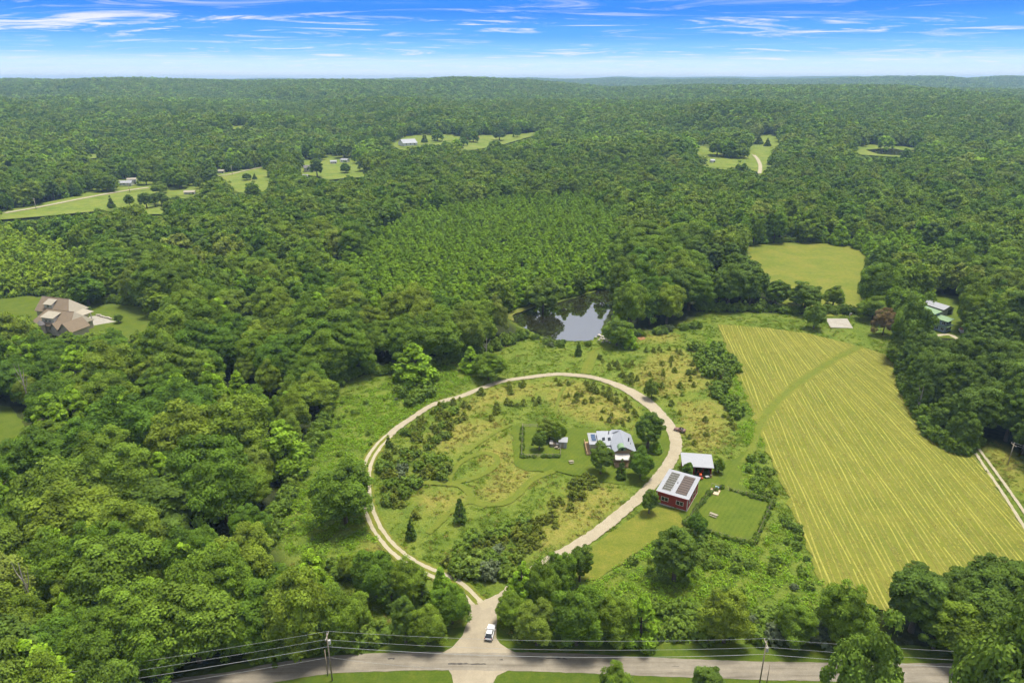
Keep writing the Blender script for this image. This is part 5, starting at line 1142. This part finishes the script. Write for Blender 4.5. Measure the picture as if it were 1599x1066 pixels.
pc_ = pole(1574, 724, 7.6, 'pale utility pole beside the farm track', mat=M_POST)
def wire(pts, r_, label, sag, name='power_line'):
    out = []
    for (a_, b_), s__ in zip(zip(pts[:-1], pts[1:]), sag):
        for i_ in range(25):
            t_ = i_ / 24; out.append((a_[0] + (b_[0] - a_[0]) * t_, a_[1] + (b_[1] - a_[1]) * t_, a_[2] + (b_[2] - a_[2]) * t_ - s__ * 4 * t_ * (1 - t_)))
    o = part(name, Geo().tube(out, r_, 5), M_WIRE); tag(o, label, 'wire', 'power lines along the road')
pl_ = (-135.0, 88.0); pr_ = (150.0, 99.0)
for (dy, z_, r_, sg, lab) in ((1.1, 11.9, .022, 1.0, 'upper of the far-side power lines along the road'), (-1.1, 11.9, .022, 1.05, 'upper of the near-side power lines along the road'), (0, 9.0, .035, 1.1, 'thick lower cable strung along the road')):
    wire([(pl_[0], pl_[1] + dy, z_ - 1), (pa_[0], pa_[1] + dy, z_), (pb_[0], pb_[1] + dy, z_ + .6), (pr_[0], pr_[1] + dy, z_ - .5)], r_, lab, (1.2, sg * 1.5, 1.4))
wire([(pl_[0], pl_[1], 5.6), (pa_[0], pa_[1], 6.2), (-12, 104, 5.0)], .022, 'thin low line past the stub pole', (1.0, .4))
wire([(pc_[0], pc_[1] + 1.1, 7.3), (pc_[0] + 60, pc_[1] - 45, 7.0)], .025, 'power line leaving the farm-track pole', (1.2,)); wire([(pc_[0], pc_[1] - 1.1, 7.3), (pc_[0] + 60, pc_[1] - 47, 7.0)], .025, 'second power line leaving the farm-track pole', (1.4,))
for (a_, b_, c_, lab) in ((57, 328, 11, 'pale utility pole beside the far left road'), (203, 301, 10, 'utility pole by the white bungalow across the woods'), (363, 274, 12, 'utility pole beside the upper far road'), (414, 262, 10, 'utility pole at the end of the upper far road')): pole(a_, b_, c_, lab, r_=.3, mat=M_POST)

# ------------------------------------------------------------------ pond side, court and clearings
g_ = np.random.default_rng(15)
def boulder(loc, s__, label, seed):
    gg = np.random.default_rng(seed); d = fib(14, gg) * gg.uniform(.75, 1.15, (14, 1)) * np.array([1, .8, .6]) * s__
    import bmesh
    bm = bmesh.new(); [bm.verts.new(v) for v in d]; bmesh.ops.convex_hull(bm, input=bm.verts); me = bpy.data.meshes.new('boulder'); bm.to_mesh(me); bm.free(); me.materials.append(M_STONE)
    o = add('boulder', me); o.location = (loc[0], loc[1], s__ * .2); return tag(o, label, 'boulder', 'stones at the pond spillway')
rk = []
for i_, (px_, py_, s__) in enumerate([(936, 524, 1.1), (941, 526, 1.0), (946, 525, .9), (938, 529, 1.0), (944, 530, 1.2), (950, 529, 1.0), (955, 531, .8), (948, 533, .9), (941, 534, .8), (935, 531, .7), (952, 535, .6), (931, 527, .8), (957, 527, .7)]): rk.append(boulder(G(px_, py_), s__, '%s pale stone at the pond spillway, %s from the left' % ('large' if s__ > .95 else 'small', ''), 60 + i_))
for i_, o in enumerate(sorted(rk, key=lambda o: o.location.x)): o['label'] = 'pale stone at the pond spillway, %s from the left' % ['first', 'second', 'third', 'fourth', 'fifth', 'sixth', 'seventh', 'eighth', 'ninth', 'tenth', 'eleventh', 'twelfth', 'last'][i_]
sheet('dirt_patch', [(995, 527), (1004, 525), (1008, 529), (1000, 531)], .03, M_DIRT, wob=.1, label='bare red dirt patch right of the pond stones', rec=False)
def dead_tree(px_, py_, hh_, label, sd):
    gg = random.Random(sd); x, y = G(px_, py_); k_ = hh_ / 15
    dt = thing('dead_tree', label, 'tree', (x, y, -.3), gg.uniform(0, 6)); part('trunk', Geo().tube([(0, 0, 0), (.2 * k_, 0, 6 * k_), (-.1 * k_, 0, 12 * k_), (.1, .1, 15 * k_)], [.32, .25, .16, .05]), M_PALEBARK, dt)
    for z_ in (5, 6.5, 8, 9, 10.5):
        a_ = gg.uniform(0, 6.28); e_ = gg.uniform(1.0, 2.0); part('limb', Geo().tube([(0.1, 0, z_ * k_), (math.cos(a_) * e_ * .7, math.sin(a_) * e_ * .7, (z_ + 2.2) * k_), (math.cos(a_) * e_, math.sin(a_) * e_, (z_ + 4.6) * k_)], [.13, .09, .03], 5), M_PALEBARK, dt)
dead_tree(982, 441, 15, 'bare pale dead tree at the head of the pond', 1)
dead_tree(48, 640, 19, 'bare pale dead tree in the left wood beside the edge clearing', 2)
dead_tree(62, 985, 19, 'bare pale dead tree among the forest at lower left', 3)
dead_tree(1432, 648, 12, 'pale dead snag at the right edge of the hay field', 4)
dead_tree(760, 556, 9, 'small grey snag at the forest edge left of the pond', 5)
hp = thing('basketball_hoop', 'white basketball hoop at the far corner of the concrete court', 'hoop', (*G(1326, 499), 0), .4); part('pole', Geo().cyl(0, 0, 0, 3.0, .09), M_MAST, hp); part('backboard', Geo().box(-.9, .9, -.35, -.3, 2.6, 3.7), M_TRIM, hp); part('arm', Geo().box(-.05, .05, -.3, .0, 2.9, 3.0), M_MAST, hp); part('rim', Geo().tube([(.23 * math.cos(t_), -.62 + .23 * math.sin(t_), 2.9) for t_ in np.linspace(0, 2 * PI, 13)], .025, 4), M_ORANGE, hp)

# ------------------------------------------------------------------ mansion in the left clearing
sheet('mansion_lawn', [(-60, 460), (40, 462), (130, 470), (240, 480), (245, 515), (220, 535), (120, 530), (60, 520), (-60, 500)], .02, M_LAWN, label='mown lawn around the brown-roofed mansion', wob=.3)
sheet('edge_lawn', [(-60, 622), (20, 636), (42, 668), (20, 705), (-60, 730)], .02, M_LAWN, label='sliver of lawn at the left edge among the trees', wob=.3)
mn = thing('mansion', 'large mansion with brown shingle roofs in the left clearing', 'house', (-228, 322, 0), math.radians(-17))
def hip_parts(parent, x0, x1, y0, y1, ze, zr, hl, hr, ov, m1, m_lit, t=.18):
    ym = (y0 + y1) / 2; k = (zr - ze) / (ym - y0); x0 -= ov if hl else ov; x1 += ov; y0 -= ov; y1 += ov; ze = ze - ov * k
    a, b_, c_, d_ = (x0, y0, ze), (x1, y0, ze), (x1, y1, ze), (x0, y1, ze); r0, r1 = (x0 + hl, ym, zr), (x1 - hr, ym, zr)
    f_ = part('roof_slope', Geo().slab([a, b_, r1, r0], t), m1, parent); part('roof_slope', Geo().slab([c_, d_, r0, r1], t), m1, parent)
    if hr: part('roof_hip', Geo().slab([b_, c_, r1], t), m_lit, parent)  # right hip paler: light on that side is put into its colour
    if hl: part('roof_hip', Geo().slab([d_, a, r0], t), m1, parent)
    part('ridge_cap', Geo().tube([(r0[0], r0[1], zr + .03), (r1[0], r1[1], zr + .03)], .12, 5), m1, parent)
    return f_
part('wall', Geo().box(-18.5, 3.0, 5.5, 16.5, 0, 5.0), M_CREAM, mn); part('gable_wall', gable_walls(-18.45, -8, 5.55, 16.45, 4.5, 5.0, 10.3), M_CREAM, mn)
hip_parts(mn, -18.5, 3.0, 5.5, 16.5, 5.0, 10.4, 0, 5.0, .6, M_BROWNROOF, M_TANLITROOF)
part('wall', Geo().box(-4.0, 20.0, -9.5, 3.5, 0, 4.4), M_CREAM, mn)
hip_parts(mn, -4.0, 20.0, -9.5, 3.5, 4.4, 9.8, 5.0, 3.2, .6, M_BROWNROOF, M_TANLITROOF)
part('wall', Geo().box(17.0, 24.0, -12.5, -3.0, 0, 3.8), M_CREAM, mn); part('gable_wall', gable_walls(17.05, 23.95, -12.45, -3, 3.5, 3.8, 7.4, 'y'), M_CREAM, mn)
gr_ = part('garage_roof', Geo().slab([(16.4, -13.1, 3.3), (20.5, -13.1, 7.5), (20.5, -2.0, 7.5), (16.4, -2.0, 3.3)][::-1], .18), M_BROWNROOF, mn); part('garage_roof', Geo().slab([(24.6, -13.1, 3.3), (20.52, -13.1, 7.5), (20.52, -2.0, 7.5), (24.6, -2.0, 3.3)], .18), M_BROWNROOF, mn)
def shed_dormer(x0, x1, y0, y1, z0, z1, zt, nwin):
    d_ = part('dormer', Geo().box(x0, x1, y0, y1, z0, z1), M_TRIM, mn); part('dormer_roof', Geo().slab([(x0 - .4, y0 - .6, z1 + .05), (x1 + .4, y0 - .6, z1 + .05), (x1 + .4, y1 + .6, zt), (x0 - .4, y1 + .6, zt)], .15), M_TANLITROOF, d_)
    for i_ in range(nwin): window(d_, x0 + (x1 - x0) * (i_ + 1) / (nwin + 1), y0, z0 + .7, 1.3, 1.2)
shed_dormer(2.5, 10.0, -8.6, -4.5, 4.6, 7.6, 9.2, 2); shed_dormer(-13.5, -8.5, 6.6, 9.5, 5.8, 8.0, 9.8, 1)
part('entry_gable', gable_walls(10.5, 14.5, -11.5, -9.0, 0, 3.8, 6.4, 'y'), M_STONE, mn); part('entry_roof', gable(10.5, 14.5, -11.5, -7.0, 3.8, 6.4, .4, .15, 'y'), M_BROWNROOF, mn)
part('turret', Geo().cyl(3.6, -10.6, 0, 4.6, 1.9, 1.9, 10), M_CREAM, mn); part('turret_roof', Geo().cyl(3.6, -10.6, 4.6, 6.6, 2.3, .05, 10), M_DARKROOF, mn)
for x_ in (-2, 8.5, 15.5): window(mn, x_, -9.5, 1.2, 1.6, 1.6)
for x_ in (3.8, 9.0): part('porch_column', Geo().cyl(x_, 12.5, 0, 4.2, .25), M_TRIM, mn)
part('porch_roof', Geo().slab([(3.2, 6.0, 4.2), (10.0, 6.0, 4.0), (10.0, 14, 4.0), (3.2, 14, 4.9)], .2), M_TANLITROOF, mn)
pt = sheet('patio', [(140, 494), (150, 493), (182, 502), (148, 508), (140, 506)], .05, M_CONC, wob=.2, label='pale patio beside the brown-roofed mansion')
x, y = G(163, 495.5); bd = thing('stone_wall', 'low curving stone planter along the mansion patio', 'wall', (x, y, 0), math.radians(-30))
for i_ in range(11): part('stone', Geo().box(-7 + i_ * 1.25, -5.85 + i_ * 1.25, -.5 + .25 * math.sin(i_), .4 + .25 * math.sin(i_), 0, .6 + .15 * (i_ % 3)), M_STONE, bd, bevel=.08)
for (a_, b_, t_, w_, lab) in ((139, 488, 478, 9, 'small round shrub by the mansion porch'), (186, 504, 490, 11, 'ornamental tree at the end of the mansion patio')):
    x, y = G(a_, b_); place_tree('dark', x, y, hgt(a_, b_, t_), w_ / 2 * 400 / FOC, 'garden_tree', lab)
# ------------------------------------------------------------------ blue house with green roofs
sheet('blue_house_lawn', [(1440, 462), (1505, 462), (1510, 490), (1505, 530), (1450, 526)], .02, M_LAWN, label='lawn around the blue house', wob=.2)
bh = thing('blue_house', 'tall blue house with stepped green metal roofs among the trees', 'house', (210.2, 310.6, 0), math.radians(34))
part('wall', Geo().box(.4, 5.8, .4, 6.6, 0, 3.1), M_BLUE, bh); part('lower_roof', Geo().slab([(-.5, -.5, 3.15), (6.8, -.5, 3.15), (6.8, 7.2, 3.5), (-.5, 7.2, 3.5)], .16), M_GREENROOF, bh)
part('upper_wall', Geo().box(.6, 5.9, .9, 6.8, 3.3, 5.8), M_BLUE, bh); part('upper_roof', Geo().slab([(-.4, -.1, 5.9), (7.0, -.1, 5.9), (7.0, 7.6, 6.5), (-.4, 7.6, 6.5)], .16), M_GREENROOF, bh)
part('rear_wall', Geo().box(.2, 6.2, 7.0, 13.5, 0, 8.0), M_BLUE, bh); part('rear_roof', Geo().slab([(-.5, 6.3, 8.1), (7.0, 6.3, 8.1), (7.0, 14.2, 8.9), (-.5, 14.2, 8.9)], .16), M_GREENROOF, bh)
for z_ in (1.0, 3.9):
    for y_ in (2.0, 4.6): window(bh, .4 if z_ < 2 else .6, y_, z_, 1.5, 1.2, 'x-')
for z_ in (.9, 3.9):
    for x_ in (1.8, 4.4): window(bh, x_, .4 if z_ < 2 else .9, z_, 1.4, 1.2)
window(bh, 2.0, 7.0, 6.8, 1.2, .8)
gb = thing('grey_barn', 'grey barn with pale roof and dark doorway behind the blue house', 'barn', (231.0, 339.5, 0), math.radians(112))
part('wall', gable_walls(0, 12, 0, 7.5, 0, 3.6, 5.0), M_GREYWALL, gb); part('roof', gable(0, 12, 0, 7.5, 3.6, 5.0, .5, .16), M_WHITEROOF, gb); part('door', Geo().box(-.05, -.003, 1.2, 3.8, 0, 2.9), M_DARKP, gb)
x, y = G(1501, 519); tk = thing('trailer', 'white trailer with a rusty load parked by the blue house', 'trailer', (x, y, 0), math.radians(70)); part('bed', Geo().box(-2.2, 2.2, -.9, .9, .5, 1.3), M_TRIM, tk, bevel=.05); part('load', Geo().box(.2, 1.9, -.7, .7, 1.302, 1.9), M_DIRT, tk, bevel=.1); part('drawbar', Geo().box(2.2, 3.4, -.06, .06, .5, .62), M_MAST, tk)
for sx in (-.95, .95):
    for xx in (-.5, .4): part('wheel', Geo().cyl(xx, sx, 0.02, .06, .3), M_TYRE, tk); part('wheel', Geo().box(xx - .3, xx + .3, sx - .1, sx + .1, .05, .6), M_TYRE, tk, bevel=.15)
ribbon('house_drive', [(1460, 524), (1480, 522), (1492, 527), (1500, 532)], 2.2, .05, M_RUT, label='pale drive curving in front of the blue house')

# ------------------------------------------------------------------ far lawns, roads and houses across the woods
def draped(name, poly, mat, label, dz=0.7):
    import bmesh
    W = [GT(*p) for p in poly]; bm = bmesh.new(); f_ = bm.faces.new([bm.verts.new((w[0], w[1], 0)) for w in W]); bmesh.ops.triangulate(bm, faces=[f_])
    for _ in range(3): bmesh.ops.subdivide_edges(bm, edges=bm.edges[:], cuts=1, use_grid_fill=True)
    for v_ in bm.verts: v_.co.z = float(T(v_.co.x, v_.co.y)) + dz
    bmesh.ops.recalc_face_normals(bm, faces=bm.faces[:])
    me = bpy.data.meshes.new(name); bm.to_mesh(me); bm.free(); me.materials.append(mat); tag(add(name, me), label, None, kind='structure')
LAWNLAB = ['lawn along the far left road', 'small lawn between conifers across the woods', 'grass strip below the far conifer row', 'sloping lawn beside the upper far road', 'lawn by the large grey far house', 'long bright hillside lawn in the distance', 'lawn around the white far barn', 'lawn beside the bent white far drive', 'small clearing by the dark far house', 'grassy bank of the distant pond', 'pale field glimpsed far up the hill', 'thin field strip far on the left', 'lawn of the white far bungalow', 'lawn patch by the tan far house', 'lawn patch by the low grey far roof', 'grass lane behind the grey barn', 'grass by the small far houses']
for pl_q, lb in zip(OPENS[5:], LAWNLAB):
    ctr = np.mean(pl_q, axis=0); big = [tuple(ctr + (np.array(q) - ctr) * np.array([1.12, 1.0]) + np.array([0, 1.5 if q[1] > ctr[1] else -1.0])) for q in pl_q]
    draped('far_lawn', big, M_FARLAWN, lb)
def far_ribbon(pix, w, label):
    C_ = catmull(np.array([GT(*p)[:2] for p in pix]), 4.0); A, B = ribbon_sides(C_, w, .1, 2); n = len(C_)
    V = np.zeros((2 * n, 3)); V[0::2, :2] = A; V[1::2, :2] = B; V[:, 2] = T(V[:, 0], V[:, 1]) + 1.0
    i_ = np.arange(n - 1) * 2; tag(add('far_road', mesh_np('far_road', V, np.stack([i_ + 1, i_, i_ + 2, i_ + 3], 1), [M_RUT])), label, None, kind='structure')
far_ribbon([(8, 334), (60, 325), (130, 311), (190, 300), (232, 294)], 5.0, 'pale road slanting through the far left lawns')
far_ribbon([(340, 276), (360, 273), (385, 267), (415, 261)], 4.0, 'pale upper road in the far left')
far_ribbon([(1177, 243), (1183, 250), (1187, 260), (1186, 272)], 4.5, 'bent white drive in the far right clearing')
for pk_, lb in zip(PARKS, ['grassy ground between the scattered far houses', 'grassy ground under the trees along the far left road', 'grassy ground around the far right clearing']): draped('far_lawn', pk_[0], M_FARLAWN, lb, .3)
draped('far_water', [(1352, 235), (1375, 233), (1395, 233), (1420, 236), (1418, 242), (1392, 243), (1370, 241)], M_WATER, 'dark distant pond in the far right clearing', 1.0)
FARH = [(197, 290, 20, 9, 3.2, 'white_bungalow', 'long white bungalow beside the far left road', M_WHITEWALL, M_WHITEROOF, .1), (207, 288, 12, 8, 5.5, 'white_house', 'two-storey white house beside the white bungalow', M_WHITEWALL, M_TANLITROOF, .4), (345, 271, 11, 8, 3, 'tan_house', 'tan house at the start of the upper far road', M_CREAM, M_TANLITROOF, 0), (297, 304, 15, 8, 2.6, 'grey_outbuilding', 'grey roofed outbuilding below the far conifers', M_GREYWALL, M_TANLITROOF, .2), (488, 268, 24, 14, 5.0, 'grey_house', 'large grey-roofed house in the far left clearing', M_CREAM, M_DARKROOF, .3), (477, 279, 7, 5, 3, 'small_shed', 'small white shed below the large grey far house', M_WHITEWALL, M_WHITEROOF, .2), (521, 256, 9, 7, 3, 'small_house', 'small white far house left of the pair', M_WHITEWALL, M_WHITEROOF, .2), (539, 254, 12, 8, 3.6, 'small_house', 'white far house right of the pair with peaked roof', M_WHITEWALL, M_WHITEROOF, -.4), (637, 227, 22, 22, 4, 'white_barn', 'big white-roofed barn on the distant lawn', M_WHITEWALL, M_WHITEROOF, .5), (739, 218, 17, 9, 3, 'brick_house', 'low brick house with red roof on the distant lawn', M_BRICK, M_REDROOF, .1), (527, 229, 8, 7, 3, 'brick_cottage', 'tiny reddish cottage left of the white-roofed barn', M_BRICK, M_REDROOF, .2), (558, 233, 13, 8, 3, 'tan_cottage', 'tiny tan cottage among far trees left of the white-roofed barn', M_CREAM, M_TANLITROOF, .2), (1087, 224, 9, 7, 3.5, 'dark_house', 'dark house at the far right clearing', M_GREYWALL, M_DARKROOF, .2), (258, 227, 7, 6, 3, 'white_cottage', 'tiny white roof among the far left trees', M_WHITEWALL, M_WHITEROOF, .2), (1394, 456, 10, 6, 3.2, 'pink_roof_shed', 'shed with pale pinkish roof among trees above the court', M_CREAM, M_MOSSROOF, -.3), (1112, 254, 6, 5, 2.6, 'hut', 'tiny pale hut at the end of the far grass strip', M_WHITEWALL, M_WHITEROOF, 0)]
for (a_, b_, wpx, dm_, hh_, nm, lb, wm, rm, rz) in FARH:
    x, y, z = GT(a_, b_); dep = math.hypot(y, CAM_H - z); w = wpx * dep / FOC; d_ = dm_ * dep / FOC if dm_ > 12 else max(6, w * .6); hh_ = max(hh_, 2.6)
    h_ = thing(nm, lb, 'house' if 'barn' not in nm and 'shed' not in nm else 'barn', (x, y, z + .6), rz)
    part('wall', gable_walls(-w / 2, w / 2, -d_ / 2, d_ / 2, -1.5, hh_, hh_ + d_ * .22), wm, h_); part('roof', gable(-w / 2, w / 2, -d_ / 2, d_ / 2, hh_, hh_ + d_ * .22, .5, .25), rm, h_)
    for i_ in range(3): window(h_, -w / 2 + w * (i_ + .7) / 3.4, -d_ / 2, hh_ * .35, w * .08, hh_ * .4, n=1, d=.08)
    part('door', Geo().box(w * .30, w * .30 + 1.1, -d_ / 2 - .06, -d_ / 2 - .003, -1, 2.1), M_DARKP, h_)
x, y, z = GT(291, 126); ms_ = thing('radio_mast', 'slender radio mast on the left skyline ridge', 'mast', (x, y, z)); dep = math.hypot(x, y); part('shaft', Geo().cyl(0, 0, 0, 18 * dep / FOC + 18, 1.1, .5, 6), M_MAST, ms_); part('antenna', Geo().cyl(0, 0, 18 * dep / FOC + 18, 21 * dep / FOC + 18, .35, .2, 6), M_MAST, ms_)
FT = [('spire', 175, 326, 308, 9, 'lone conifer on the far left lawn'), ('broad', 250, 303, 288, 20, 'round pale tree by the end of the far left road'), ('dark', 386, 282, 272, 13, 'round tree on the sloping far lawn'), ('spire', 398, 281, 271, 6, 'small conifer on the sloping far lawn'), ('dark', 780, 220, 204, 17, 'dark rounded tree on the long distant lawn'), ('spire', 663, 223, 209, 9, 'dark conifer beside the white-roofed distant barn'), ('spire', 1184, 226, 212, 12, 'dark spruce at the far right clearing'), ('spire', 1198, 229, 217, 9, 'smaller spruce at the far right clearing')]
for (kind, a_, b_, t_, w_, lab) in FT:
    x, y, z = GT(a_, b_); dep = math.hypot(x, y); o = place_tree(kind, x, y, (b_ - t_) * dep / FOC * 1.02, w_ / 2 * dep / FOC, {'spire': 'conifer_tree', 'dark': 'dark_leafed_tree', 'broad': 'broadleaf_tree'}[kind], lab); o.location.z = z

# ------------------------------------------------------------------ haze: the air itself
hb = bpy.data.materials.new('haze_air'); hb.use_nodes = True; ht = hb.node_tree; ht.nodes.clear()
ho = ht.nodes.new('ShaderNodeOutputMaterial'); hv = ht.nodes.new('ShaderNodeVolumePrincipled')
hv.inputs['Color'].default_value = (0.44, 0.68, 0.98, 1); hv.inputs['Density'].default_value = 0.0001; hv.inputs['Anisotropy'].default_value = 0.0
ht.links.new(hv.outputs[0], ho.inputs['Volume'])
hz = part('haze', Geo().box(-16900, 16900, -16900, 16900, -8, 176), hb); tag(hz, 'pale blue summer haze thickening towards the hills', 'haze', kind='stuff')
